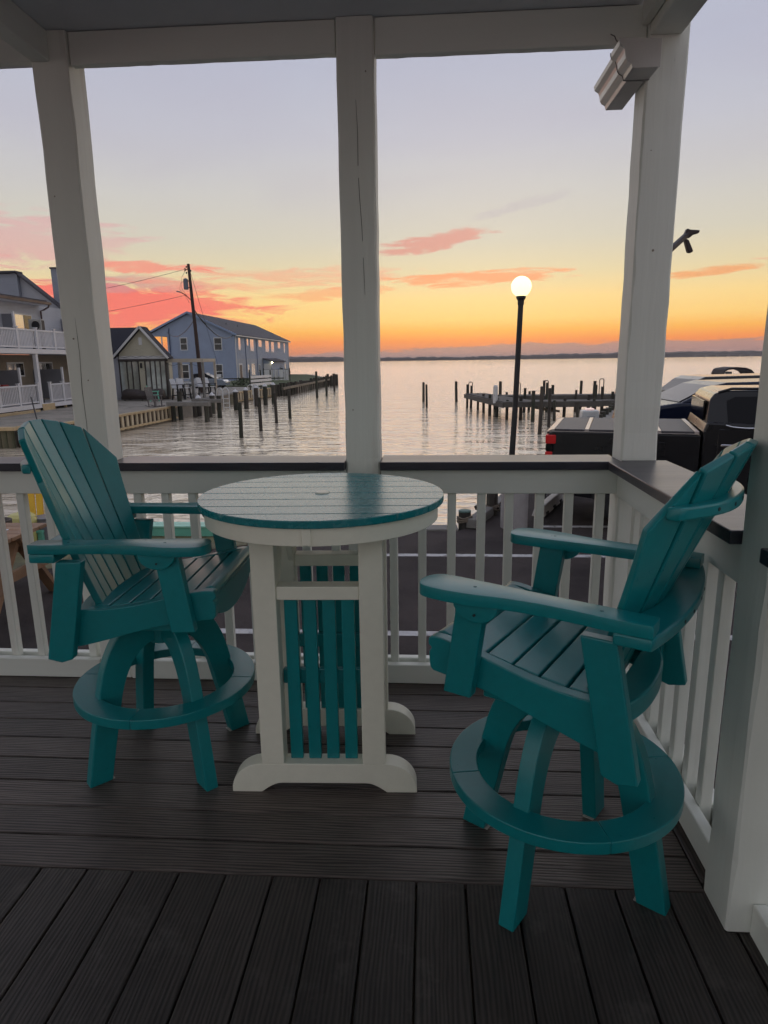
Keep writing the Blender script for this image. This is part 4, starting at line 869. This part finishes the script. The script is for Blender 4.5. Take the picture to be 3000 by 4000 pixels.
for i, x in enumerate(gx): obj('mullion', B(x - .035, x + .035, CY0 - .04, CY0 + .08, zw0, zw1), DKF, t)
pg = M('sunroom_pane', (.80, .86, .78), .10, .25, 2.2, spec=.8, rvar=.03, metal=.7)
for i in range(len(gx) - 1):
    obj('siding_panel' if i == 3 else 'pane', B(gx[i] + .04, gx[i + 1] - .04, CY0 + .0, CY0 + .02, zw0 + .05, zw1 - .003), CREAMS if i == 3 else pg, t)
obj('sill', B(-21.35, -17.98, CY0 - .10, CY0 - .045, BK, zw0 + .06), DKF, t)
obj('wall_lamp', B(-19.80, -19.66, CY0 - .13, CY0 - .045, 1.2, 1.55), BLK, t, .02)
bm = nb(); tube([(-21.2, CY0 - .1, 1.98)] + [(-21.2 + .4 * k, CY0 - .10, 2.02 - .10 * (k % 2)) for k in range(1, 8)] + [(-17.9, CY0 - .1, 2.0)], .012, 5, bm); obj('string_light_cable', bm, BLK, t)
# --- condo block with white balconies
CW = siding('white_vinyl_siding', (.44, .45, .48), .13, .6, .6)
VINYL = M('white_vinyl', (.66, .66, .69), .4, .04, 3); PRIV = M('grey_privacy_panel', (.20, .205, .23), .5, .06, 2)
CG = -1.18
struct('sand_yard', prism([(-60, 26.0), (-17.4, 26.2), (-17.0, 29), (-17.0, 44.5), (-60, 44.5)], 'z', CG - .6, BK + .004), SAND)
t = thing('condo_building', 'grey sided condo block with two white railed balconies', 'building', (-24, 37, BK))
obj('lower_wall', B(-24.2, -23.2, 22, 44.5, BK + .004, 2.08), TAN, t); obj('upper_wall', B(-24.2, -23.2, 22, 42.95, 2.36, 4.95), CW, t)
obj('upper_deck', B(-23.19, -21.0, 22, 43.6, 2.10, 2.34), VINYL, t); obj('lower_deck', B(-23.19, -21.0, 22, 43.6, -.78, -.55), VINYL, t)
for z, zt in ((2.34, 3.32), (-.55, .44)):
    ysr = [23.4, 25.2, 27, 28.8, 30.6, 32.2, 34.0, 35.75, 37.5, 39.2, 40.9, 42.6] if z > 0 else [23.4, 25.2, 27, 28.8, 30.4, 31.9, 33.55, 35.3, 36.5, 37.8, 39.4, 41, 42.6]
    for y in ysr:
        pp = obj('rail_post', B(-21.14, -21.02, y - .06, y + .06, z + .001, zt + .10), VINYL, t); obj('post_cap', B(-21.17, -20.99, y - .09, y + .09, zt + .101, zt + .15), VINYL, pp)
    for y0, y1 in zip(ysr, ysr[1:]):
        if z < 0 and abs(y0 - 35.3) < .01: continue
        rl = obj('rail', B(-21.12, -21.05, y0 + .062, y1 - .062, zt - .04, zt + .04), VINYL, t); obj('rail', B(-21.12, -21.05, y0 + .062, y1 - .062, z + .07, z + .14), VINYL, t)
        bm = nb(); nn = int((y1 - y0 - .2) / .13)
        for k in range(nn): B(-21.105, -21.065, y0 + .16 + .13 * k, y0 + .205 + .13 * k, z + .141, zt - .041, bm)
        obj('balusters', bm, VINYL, rl, kind='stuff')
for y in (30.5, 35.5, 40.4): obj('column', B(-21.22, -21.03, y - .10, y + .10, -.549, 2.099), VINYL, t)
for y, z0, z1, x1 in ((34.4, -.549, 1.30, -21.5), (38.6, -.549, 1.30, -21.5), (42.3, 2.341, 4.35, -21.3), (36.3, 2.341, 4.3, -22.6), (30.3, -.549, 1.3, -21.5), (31.0, 2.341, 4.3, -21.3)):
    pn = obj('privacy_panel', B(-23.19, x1, y - .04, y + .04, z0 + .12, z1 - .05), PRIV, t); obj('panel_post', B(x1 + .002, x1 + .10, y - .06, y + .06, z0, z1 + .08), VINYL, pn)
def cwin(y0, y1, z0, z1): 
    w = obj('window', B(-23.198, -23.15, y0 - .08, y1 + .08, z0 - .08, z1 + .08), TRIMW, t)
    ym = (y0 + y1) / 2
    obj('pane', B(-23.149, -23.14, y0, ym - .03, z0, z1), RGLASS, w); obj('pane', B(-23.149, -23.14, ym + .03, y1, z0, z1), WGLASS, w)
cwin(33.6, 35.4, 2.36 + .1, 4.35); cwin(30.5, 32.3, 2.46, 4.35); cwin(36.2, 37.6, .95, 1.6); cwin(32.5, 34.0, .95, 1.6); cwin(39.2, 40.6, .95, 1.6); cwin(37.4, 39.0, 3.55, 4.3)
obj('roof', loft([[(-22.6, y, 5.10), (-22.6, y, 5.22), (-26.5, y, 5.75), (-26.5, y, 5.6)] for y in (22, 39.9)]), ROOFG, t)
obj('gutter', B(-22.62, -22.44, 22, 40.1, 4.98, 5.12), M('brown_gutter', (.07, .04, .035), .4), t)
obj('downpipe', tube([(-22.55, 40.0, 5.0), (-22.6, 40.0, 4.85), (-22.9, 40.0, 4.7), (-23.1, 40.0, 4.65), (-23.12, 40.0, 2.4)], .05, 8), M('brown_gutter', (.07, .04, .035), .4), t)
obj('eave_soffit', B(-23.2, -22.63, 22, 40, 4.95, 5.0), VINYL, t)
obj('tall_wall', prism([(-31, 2.4), (-23.5, 2.4), (-23.5, 5.12), (-25.9, 7.18), (-31, 7.18)], 'y', 43.0, 43.2), GREYS, t)
obj('tall_wall', B(-31, -25.95, 42.7, 42.99, 2.4, 7.15), GREYD, t)
obj('roof_edge', bar((-26.1, 43.0, 7.27), (-23.3, 43.0, 4.98), .6, .12), ROOFG, t); obj('roof_edge', B(-31, -25.9, 42.5, 43.3, 7.19, 7.30), ROOFG, t)
obj('tower_wall', B(-24.0, -22.2, 43.25, 46, BK, 7.45), GREYD, t); obj('tower_cap', B(-24.05, -22.1, 43.2, 46.1, 7.45, 7.55), ROOFG, t)
w_ = obj('window', B(-25.7, -24.2, 42.93, 42.998, 4.25, 4.75), TRIMW, t); obj('pane', B(-25.6, -25.0, 42.92, 42.929, 4.32, 4.68), TAN, w_); obj('pane', B(-24.95, -24.3, 42.92, 42.929, 4.32, 4.68), RGLASS, w_)
for y in (31.2, 33.2, 34.8, 36.6, 38.0, 41.2): obj('deck_leg', B(-21.2, -21.08, y - .06, y + .06, CG, -.781), TIMBL, t)
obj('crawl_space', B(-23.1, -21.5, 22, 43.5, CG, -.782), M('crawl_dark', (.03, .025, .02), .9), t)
obj('patch_board', B(-20.995, -20.96, 35.4, 36.6, -1.0, -.58), TIMBL, t)
ac = thing('air_conditioner', 'grey outdoor fan unit on the upper condo balcony', 'air conditioner', (-22.1, 37.9, 2.34))
obj('case', B(-22.5, -21.75, 37.55, 37.9, 3.35, 4.02), M('beige_metal', (.40, .39, .36), .5), ac, .02); obj('grille', B(-21.749, -21.73, 37.6, 37.85, 3.42, 3.95), BLK, ac)
bm = lathe([(.24, 0), (.24, .02), (.05, .02)], 0, 0, 20); bmesh.ops.transform(bm, matrix=Matrix.Translation((-22.08, 37.548, 3.68)) @ Matrix.Rotation(math.pi / 2, 4, 'X'), verts=bm.verts[:]); obj('fan_guard', bm, BLK, ac)
for x in (-22.4, -21.85): obj('stand_leg', B(x - .03, x + .03, 37.6, 37.85, 2.341, 3.349), STEEL, ac)
cv = thing('covered_grill', 'black covered grill in the lower balcony gap', 'grill', (-21.6, 35.9, -.55))
obj('cover', loft([[(-21.6 + a * c, 35.9 + b * s_, z) for c, s_ in [(math.cos(k * math.pi / 6), math.sin(k * math.pi / 6)) for k in range(12)]] for a, b, z in ((.42, .40, -.548), (.40, .36, -.1), (.34, .30, .25), (.2, .18, .42))]), M('black_cover', (.012, .012, .014), .6), cv, smooth=True)
tag(obj('cushion', B(-21.9, -21.5, 33.0, 33.5, .2, .55), M('red_cloth', (.25, .02, .02), .7), None, .05, 2), 'red cushion top above the lower condo railing', 'cushion')
tag(obj('plank_stack', B(-20.9, -20.6, 29.5, 34.5, BK + .005, BK + .12), TIMBL), 'pale timber lying on the sand below the condo', 'timber')
tag(obj('fishing_rod', tube([(-17.9, 29.6, BK + .01), (-18.9, 31.0, .02)], .03, 6), BLK), 'thin dark rod leaning up from the sand before the condo', 'rod')

# --- bulkheads on the left shore
def plank_bulkhead(label, pts, pitch, zt, zb_, w=.20, light=CREAM, dark=DARKP):
    t = thing('bulkhead', label, 'bulkhead', (pts[0][0], pts[0][1], zb_)); 
    for (xa, ya), (xb, yb) in zip(pts, pts[1:]):
        Ln = math.hypot(xb - xa, yb - ya); n = int(Ln / pitch); ux, uy = (xb - xa) / Ln, (yb - ya) / Ln; nx, ny = uy, -ux
        obj('backing', bar((xa + nx * .02, ya + ny * .02, (zt + zb_) / 2), (xb + nx * .02, yb + ny * .02, (zt + zb_) / 2), .04, zt - zb_), dark, t)
        for k in range(n):
            s_ = pitch * (k + .5); x, y = xa + ux * s_ + nx * .08, ya + uy * s_ + ny * .08
            obj('plank', bar((x, y, zb_), (x, y, zt - .101), w, .07, up=(nx, ny, 0)), light, t)
        obj('cap_timber', bar((xa + nx * .06, ya + ny * .06, zt - .04), (xb + nx * .06, yb + ny * .06, zt - .04), .30, .10), TIMBL, t)
        obj('waler', bar((xa + nx * .17, ya + ny * .17, zb_ + .10), (xb + nx * .17, yb + ny * .17, zb_ + .10), .10, .10), TIMBL, t)
    return t
plank_bulkhead('striped plank bulkhead below the rocking chair', [(-15.10, 31.2), (-14.78, 38.2)], .50, BK + .03, -1.68)
plank_bulkhead('weathered corner bulkhead between the condo yard and the striped planks', [(-16.6, 25.95), (-15.62, 27.1), (-15.12, 31.1)], .30, BK + .03, -1.72, .26, MOSS, DARKP)
plank_bulkhead('striped plank bulkhead under the white slat fence', [(-16.02, 55.2), (-15.02, 64.0)], .62, BK + .03, -1.72, .32)
t = thing('bulkhead', 'mossy dark plank bulkhead at the far left behind the chair', 'bulkhead', (-20, 25.8, WZ))
for k in range(44): obj('plank', B(-28 + .26 * k, -28 + .26 * k + .235, 25.62 + random.uniform(-.01, .01), 25.75, -2.4, -1.03), MOSS, t)
obj('cap_timber', B(-28, -16.4, 25.5, 25.9, -1.03, -.90), TIMBL, t)
t = thing('breakwater', 'long line of dark piles and rail ending beyond the house', 'breakwater', (-13.6, 78, WZ))
for k in range(24): obj('pile', pile_bm(-13.75 + .0 * k, 66 + 1.28 * k, -.55 + random.uniform(-.14, .14), random.uniform(.15, .2), 10), PILE, t)
for k in range(6): obj('pile', pile_bm(-15.0 + .22 * k, 64.3 + .3 * k, -.55 + random.uniform(-.1, .1), .2, 10), PILE, t)
obj('rail_timber', bar((-13.5, 62, BK), (-13.45, 96.5, BK), .16, .22), TIMB, t)
for k in range(8): obj('end_pile', pile_bm(-13.4 + random.uniform(-.3, 1.0), 88 + 1.1 * k, -.35 + random.uniform(-.15, .25), .18, 8), PILE, t)
t = thing('boat_slip', 'two grey slip beams on piles in front of the patio', 'slip', (-13.4, 38.4, WZ))
for x, y, zt in ((-14.5, 37.4, -.88), (-14.50, 38.5, -.10), (-12.45, 37.05, -.86), (-12.55, 39.7, -.42), (-14.3, 40.4, -.9), (-13.3, 40.2, -.9)): obj('pile', pile_bm(x, y, zt, .14, 12), PILE, t)
obj('beam', bar((-14.75, 37.25, -.74), (-12.2, 36.9, -.74), .3, .24), GREYDOCK, t, .02); obj('beam', bar((-14.2, 39.8, -.72), (-12.3, 39.55, -.72), .3, .22), GREYDOCK, t, .02)
WCAP = M('white_pile_cap', (.6, .6, .62), .5)
t = thing('bulkhead', 'rough timber edge with white-capped piles beside the patio', 'bulkhead', (-14.8, 47, WZ))
obj('face', bar((-14.85, 38.3, -1.45), (-15.95, 55.1, -1.45), .12, 1.1), MOSS, t)
obj('cap_timber', bar((-14.78, 38.3, BK + .01), (-15.88, 55.1, BK + .01), .4, .12), GREYDOCK, t)
for x, y, zt in ((-14.25, 41.0, -.62), (-14.1, 43.2, -.56), (-13.4, 46.2, -.48), (-13.0, 47.4, -.42), (-12.9, 49.9, -.36), (-12.55, 51.3, -.30), (-12.3, 53.0, -.25)):
    pp = obj('pile', pile_bm(x, y, zt, .17, 12), PILE, t); obj('cap', lathe([(.19, zt - .02), (.19, zt + .03), (.02, zt + .2)], x, y, 12), WCAP, pp)
for k, (x, y) in enumerate(((-14.55, 45.6), (-13.9, 51.2))):
    t = thing('swim_ladder', ('white arched swim ladder nearer the rocking chair', 'white arched swim ladder near the striped fence bulkhead')[k], 'ladder', (x, y, BK), group='swim ladders')
    for dx in (0, .42): obj('handrail', tube([(x + dx + .55, y - .3, -1.7), (x + dx + .55, y - .3, -.5)] + [(x + dx + .275 + .275 * math.cos(a), y - .15 + .15 * -math.cos(a), -.5 + .32 * math.sin(a)) for a in [R(20 * i) for i in range(1, 9)]] + [(x + dx, y, -.5), (x + dx, y, BK)], .035, 6), WPL, t)
    for i in range(3): obj('rung', bar((x + .55, y - .3, -1.5 + .3 * i), (x + .97, y - .3, -1.5 + .3 * i), .06, .05), WPL, t)
# fence, car, pole, pergola, furniture
t = thing('slat_fence', 'white three-slat fence on the far bulkhead', 'fence', (-14.7, 60, BK))
for k in range(3): obj('slat', bar((-15.55, 58.6, -.45 + .33 * k), (-14.9, 63.6, -.45 + .33 * k), .06, .22), TRIMW, t)
for k in range(3): obj('post', bar((-15.60 + .33 * k, 58.5 + 2.5 * k, BK), (-15.60 + .33 * k, 58.5 + 2.5 * k, .85 - .05 * k), .10, .10, up=(0, 1, 0)), PILE, t)
t = thing('laundry_line', 'white cloths hanging along a line by the blue house', 'laundry', (-19.5, 85, BK))
for k in range(5): obj('cloth', loft([[(-20.5 + .62 * k + dx * .5, 84 + .15 * math.sin(dx * 9 + k), z) for dx in (0, .35, .7, 1.05)] + [(-20.5 + .62 * k + dx * .5, 84.04 + .15 * math.sin(dx * 9 + k), z) for dx in (1.05, .7, .35, 0)] for z in (-.75 + .05 * (k % 2), -.1, .55)]), TRIMW, t)
for x in (-20.6, -17.3): obj('pole', cyl(x, 84, BK, .75, .06, 8), PILE, t)
obj('line', tube([(-20.6, 84, .6), (-19, 84, .56), (-17.3, 84, .6)], .015, 5), BLK, t)
t = thing('parked_car', 'silver hatchback parked in front of the blue house', 'car', (-22.0, 66, BK))
SILV = M('silver_blue_paint', (.20, .24, .29), .25, .05, 3, coat=1)
cx0 = -23.6
obj('body', prism([(cx0, BK + .3), (cx0 + .05, -.15), (cx0 + .3, .0), (cx0 + 2.6, -.02), (cx0 + 3.5, -.15), (cx0 + 3.75, -.35), (cx0 + 3.75, BK + .25)], 'y', 65.2, 66.9), SILV, t, .06, 2)
obj('cabin', loft([[(x, y + s_ * .2 * (z + .02) / .5, z) for x, z in ((cx0 + .25, -.03), (cx0 + .55, .44), (cx0 + 1.7, .50), (cx0 + 2.75, -.03))] for y, s_ in ((65.25, 1), (66.85, -1))]), GLASS, t, .03)
obj('roof_panel', B(cx0 + .6, cx0 + 1.75, 65.45, 66.65, .47, .53), SILV, t, .02)
for x in (cx0 + .75, cx0 + 3.0): wheel(t, x, 65.32, BK + .32, .32, .2, 1); wheel(t, x, 66.78, BK + .32, .32, .2, -1)
obj('headlight', B(cx0 + 3.55, cx0 + 3.77, 65.25, 65.6, -.42, -.28), WPL, t); obj('headlight', B(cx0 + 3.55, cx0 + 3.77, 66.5, 66.85, -.42, -.28), WPL, t)
# utility pole
POLE = M('pole_wood', (.055, .035, .03), .85, .2, 2)
t = thing('utility_pole', 'leaning wooden utility pole with transformer and wires', 'utility pole', (-18.9, 55, BK))
obj('shaft', tube([(-18.75, 55, BK), (-18.9, 55, 3.5), (-19.12, 55, 9.2)], [.17, .15, .11], 12), POLE, t)
obj('transformer', lathe([(.17, 7.25), (.19, 7.3), (.19, 8.0), (.14, 8.08), (.03, 8.12)], -19.42, 54.95, 16), M('transformer_grey', (.12, .14, .18), .5), t)
obj('bracket', bar((-19.42, 55, 7.9), (-19.08, 55, 7.9), .06, .08), STEEL, t); obj('bracket', bar((-19.42, 55, 7.4), (-19.05, 55, 7.4), .06, .08), STEEL, t)
obj('lamp_arm', tube([(-19.05, 54.95, 6.4), (-19.5, 54.8, 6.85), (-19.85, 54.7, 7.05)], .035, 6), STEEL, t); obj('lamp_head', bar((-19.80, 54.7, 7.04), (-20.12, 54.65, 7.10), .14, .10), M('lamp_head_grey', (.2, .2, .22), .4), t, .02)
obj('crossarm', bar((-19.45, 54.9, 8.65), (-19.0, 55, 8.95), .05, .06), STEEL, t)
for x, z in ((-19.40, 8.75), (-19.28, 8.9), (-18.95, 8.6), (-19.3, 8.45)): obj('insulator', lathe([(.03, z), (.06, z + .03), (.06, z + .10), (.03, z + .14)], x, 54.95, 8), STEEL, t)
def wire(label, a, b, sag, r=.014):
    a = Vector(a); b = Vector(b); pts = [a.lerp(b, i / 16) - Vector((0, 0, sag * 4 * (i / 16) * (1 - i / 16))) for i in range(17)]
    tag(obj('power_line', tube(pts, r, 5), BLK), label, 'power line', 'overhead power lines')
wire('upper power line running left from the utility pole', (-19.4, 54.95, 8.8), (-44, 50, 3.4 + 2.2), .9)
wire('lower power line running left from the utility pole', (-19.35, 54.95, 6.85), (-44, 50, 3.6), .6)
wire('thick service cable drooping from the pole to the blue house', (-18.98, 55, 5.8), (-26.3, 91.0, 5.0), 1.1, .05)
wire('guy wire slanting from the pole top to the right', (-19.08, 55.1, 8.8), (-19.27, 62, 0.54), .05)
wire('thin cable from the pole to the blue gable', (-18.98, 55, 4.9), (-35.3, 91.1, 5.6), .9, .03)
obj('hanging_wire', tube([(-19.45, 54.9, 8.0), (-19.85, 54.9, 7.7), (-19.95, 54.9, 7.3), (-19.6, 54.9, 6.9), (-19.2, 54.9, 6.2)], .012, 5), BLK, t); obj('hanging_wire', tube([(-19.35, 54.9, 8.7), (-19.7, 54.9, 8.2), (-19.8, 54.9, 7.4), (-19.3, 54.9, 6.6)], .012, 5), BLK, t)
# pergola
t = thing('pergola', 'pale open pergola frame beside the cottage sun porch', 'pergola', (-16.8, 46.4, BK))
PERG = M('pergola_wood', (.42, .37, .30), .7, .15, 2, rnd=.1)
obj('beam', B(-18.12, -15.44, 46.0, 46.1, 1.56, 1.80), PERG, t); obj('beam', B(-18.12, -15.44, 48.6, 48.7, 1.56, 1.80), PERG, t); obj('side_beam', B(-15.54, -15.45, 46.105, 48.595, 1.58, 1.78), PERG, t); obj('side_beam', B(-18.11, -18.02, 46.105, 48.595, 1.58, 1.78), PERG, t)
for x, y in ((-18.0, 46.05), (-17.2, 46.05), (-16.32, 46.05), (-15.52, 46.05), (-18.0, 48.65), (-16.4, 48.65), (-15.52, 48.65)): obj('post', B(x - .075, x + .075, y - .05 + .0, y + .05, BK + .001, 1.559), GREYDOCK if y < 47 else PERG, t)
obj('string_light_cable', tube([(-18.0, 45.95, 1.5), (-17.6, 45.95, 1.32), (-17.2, 45.95, 1.46), (-16.7, 45.95, 1.30), (-16.3, 45.95, 1.45), (-15.9, 45.95, 1.3), (-15.5, 45.95, 1.45)], .012, 5), BLK, t)
BW = M('black_chair_frame', (.02, .022, .026), .5); WH = M('white_chair_slat', (.62, .63, .66), .5)
def patio_chair(label, loc, rz, tall=True, body=BW, slat=WH, cat='chair'):
    t = thing('tall_patio_chair' if tall else 'patio_chair', label, cat, loc, rz, group='patio furniture by the pergola', world=False)
    sh = .76 if tall else .40
    for sx_ in (-.24, .24):
        for sy in (-.24, .24): obj('leg', bar((sx_ * 1.15, sy * 1.15, 0), (sx_ * .9, sy * .9, sh), .07, .07, up=(0, 1, 0)), body, t)
    for y in (-.28, .28):
        obj('arm', B(-.28, .30, y - .05, y + .05, sh + .22, sh + .26), body, t); obj('arm_post', B(.18, .25, y - .03, y + .03, sh, sh + .22), body, t)
    for k in range(4): obj('seat_slat', B(-.25 + .135 * k, -.25 + .135 * k + .12, -.26, .26, sh, sh + .035), slat, t)
    for k in range(4): obj('back_slat', bar((-.24, -.195 + .13 * k, sh + .0), (-.46, -.195 + .13 * k, sh + .66 - .03 * abs(k - 1.5)), .115, .03, up=(1, 0, 0)), slat, t)
    if tall: obj('foot_rest', B(-.30, .30, -.30, -.26, .26, .32), body, t); obj('foot_rest', B(-.30, .30, .26, .30, .26, .32), body, t)
    return t
bz = BK + .002
patio_chair('white tall slatted chair left under the pergola', (-17.75, 47.6, bz), R(-60), True, WH, WH)
patio_chair('white tall slatted chair right of the pergola table', (-16.75, 47.5, bz), R(-110), True, WH, WH)
patio_chair('dark framed tall chair first from the rocking chair', (-17.05, 45.1, bz), R(-20)); patio_chair('dark framed tall chair second from the rocking chair', (-16.7, 45.5, bz), R(-25))
patio_chair('dark framed tall chair in front of the silver car', (-15.95, 47.2, bz), R(-20)); patio_chair('dark framed tall chair nearest the swim ladders', (-15.6, 47.6, bz), R(-25))
patio_chair('mint green low chair on the sand by the tarp', (-18.0, 43.4, bz), R(20), False, MINT, MINT)
t = thing('patio_table', 'small dark tall table between the white chairs', 'table', (-17.25, 47.9, bz))
obj('top', cyl(-17.25, 47.9, .12, .16, .45, 20), WH, t); obj('pedestal', cyl(-17.25, 47.9, bz, .12, .08, 12), BW, t); obj('foot', cyl(-17.25, 47.9, bz, bz + .05, .3, 16), BW, t)
t = thing('covered_furniture', 'long dark brown tarp-covered furniture in front of the sun porch', 'tarp', (-19.3, 44.6, bz))
bm = nb(); secs = []
for i in range(15):
    f = i / 14; x = -20.55 + 2.65 * f; hgt = .62 + .05 * math.sin(9 * f) + .03 * math.sin(23 * f); e = .92 + .08 * math.sin(math.pi * f)
    secs.append([(x, 44.6 + e * .5 * c, bz + .10 + (hgt if s_ > .2 else .28) * max(s_, 0) ** .6 if s_ > 0 else bz + .10) for c, s_ in [(math.cos(R(a)), math.sin(R(a))) for a in range(0, 181, 15)]])
obj('tarp', loft(secs), M('brown_tarp', (.055, .042, .038), .6, .25, 3, .6, 6, bdist=.05), t, smooth=True)
for x in (-20.4, -19.2, -18.1):
    for y in (44.2, 45.0): obj('leg', cyl(x, y, bz, bz + .12, .03, 8), BLK, t)
t = thing('rocking_chair', 'grey wooden rocking chair at the bulkhead edge', 'rocking chair', (-15.6, 37.6, bz), R(-15), world=False)
RK = M('rocker_grey', (.17, .155, .15), .7)
for y in (-.26, .26):
    obj('rocker', tube([(-.50, y, .10), (-.25, y, .035), (.05, y, .02), (.35, y, .05), (.5, y, .11)], .025, 6), RK, t)
    obj('front_leg', bar((.25, y, .045), (.25, y, .62), .05, .05, up=(0, 1, 0)), RK, t); obj('back_post', bar((-.22, y, .04), (-.42, y, 1.10), .05, .05, up=(0, 1, 0)), RK, t); obj('arm', B(-.32, .33, y - .05, y + .05, .62, .65), RK, t)
obj('seat', B(-.27, .30, -.28, .28, .40, .44), RK, t); obj('head_rail', bar((-.42, -.27, 1.07), (-.42, .27, 1.07), .04, .10), RK, t)
for k in range(6): obj('back_slat', bar((-.29, -.20 + .08 * k, .45), (-.41, -.20 + .08 * k, 1.03), .05, .02, up=(1, 0, 0)), RK, t)
# shrubs by the house
LEAF = M('shrub_leaf', (.035, .050, .020), .8, .4, 3, rnd=.2)
def shrub(label, x, y, z, r, h, n=260):
    t = thing('shrub', label, 'shrub', (x, y, z)); bm = nb()
    for i in range(n):
        a = random.uniform(0, 2 * math.pi); q = random.random() ** .5; zz = random.random()
        rr = r * q * math.sqrt(max(.05, 1 - (zz - .35) ** 2 * 1.6)) * random.uniform(.8, 1.15); c = Vector((x + rr * math.cos(a), y + rr * math.sin(a), z + h * zz * random.uniform(.8, 1.1)))
        u = Vector((random.uniform(-1, 1), random.uniform(-1, 1), random.uniform(-1, 1))).normalized(); v = u.cross(Vector((random.uniform(-1, 1), random.uniform(-1, 1), 1))).normalized(); s_ = random.uniform(.07, .16)
        bm.faces.new([bm.verts.new(c + u * s_), bm.verts.new(c + v * s_ * .6), bm.verts.new(c - u * s_), bm.verts.new(c - v * s_ * .6)])
    obj('foliage', bm, LEAF, t, rawnorm=True); obj('stem', cyl(x, y, z, z + h * .6, .04, 6), TIMB, t)
shrub('dark shrub below the right lower window of the gable', -19.3, 70, BK, 1.3, .8); shrub('small round shrub near the far end of the blue house', -25.2, 118.5, BK, 1.0, 1.2); shrub('small shrub right of the lit entry', -25.0, 112.5, BK, .9, 1.7); shrub('low bush beside the slat fence', -17.4, 68, BK, .9, .7)
tag(obj('wooden_fence', bar((-25.8, 78, -.35), (-16.8, 78, -.35), .06, .12), PILE), 'low dark rail fence crossing in front of the blue house', 'fence')

# ================================================================== far shore and bridge
SHM = M('far_woods', (.030, .036, .028), .95, .25, .01)
bm = nb(); pts = []
rr = random.Random(3)
h = 20.0
front = []; ridge = []
for i in range(420):
    x = -3200 + 17.0 * i; f = i / 420
    base = 27 + 7 * math.sin(i * .021 + .6) + 4 * math.sin(i * .057); h = max(10, base + rr.uniform(-3.5, 3.5))
    front.append(bm.verts.new((x, 3600 + 140 * math.sin(i * .03), WZ - .5))); ridge.append((bm.verts.new((x, 3600 + 140 * math.sin(i * .03) + 3, WZ + h * .7)), bm.verts.new((x, 3640 + 140 * math.sin(i * .03), WZ + h)), bm.verts.new((x, 3900, WZ + h * .8)), bm.verts.new((x, 3960, WZ - .5))))
for i in range(419):
    a = [front[i], *ridge[i]]; b = [front[i + 1], *ridge[i + 1]]
    for j in range(4): bm.faces.new((a[j], b[j], b[j + 1], a[j + 1]))
o = obj('far_shore', bm, SHM, kind='structure')
t = thing('bridge', 'low long bridge far across the bay at the right', 'bridge', (1500, 3350, WZ))
BRM = M('bridge_concrete', (.16, .15, .15), .9)
obj('deck', B(1250, 2600, 3340, 3352, 6.5, 9.5), BRM, t)
for k in range(24): obj('pier', B(1260 + 52 * k, 1268 + 52 * k, 3341, 3351, WZ, 6.49), BRM, t)

# ================================================================== haze over the bay
hz = bpy.data.materials.new('haze'); hz.use_nodes = True; hn = hz.node_tree.nodes; hn.remove(hn['Principled BSDF'])
pv = hn.new('ShaderNodeVolumePrincipled'); pv.inputs['Color'].default_value = (.86, .80, .84, 1); pv.inputs['Density'].default_value = 1.0e-4; pv.inputs['Anisotropy'].default_value = .2
hz.node_tree.links.new(pv.outputs[0], hn['Material Output'].inputs['Volume'])
obj('haze', B(-9500, 9500, -60, 14500, -3.9, 46), hz, kind='stuff')
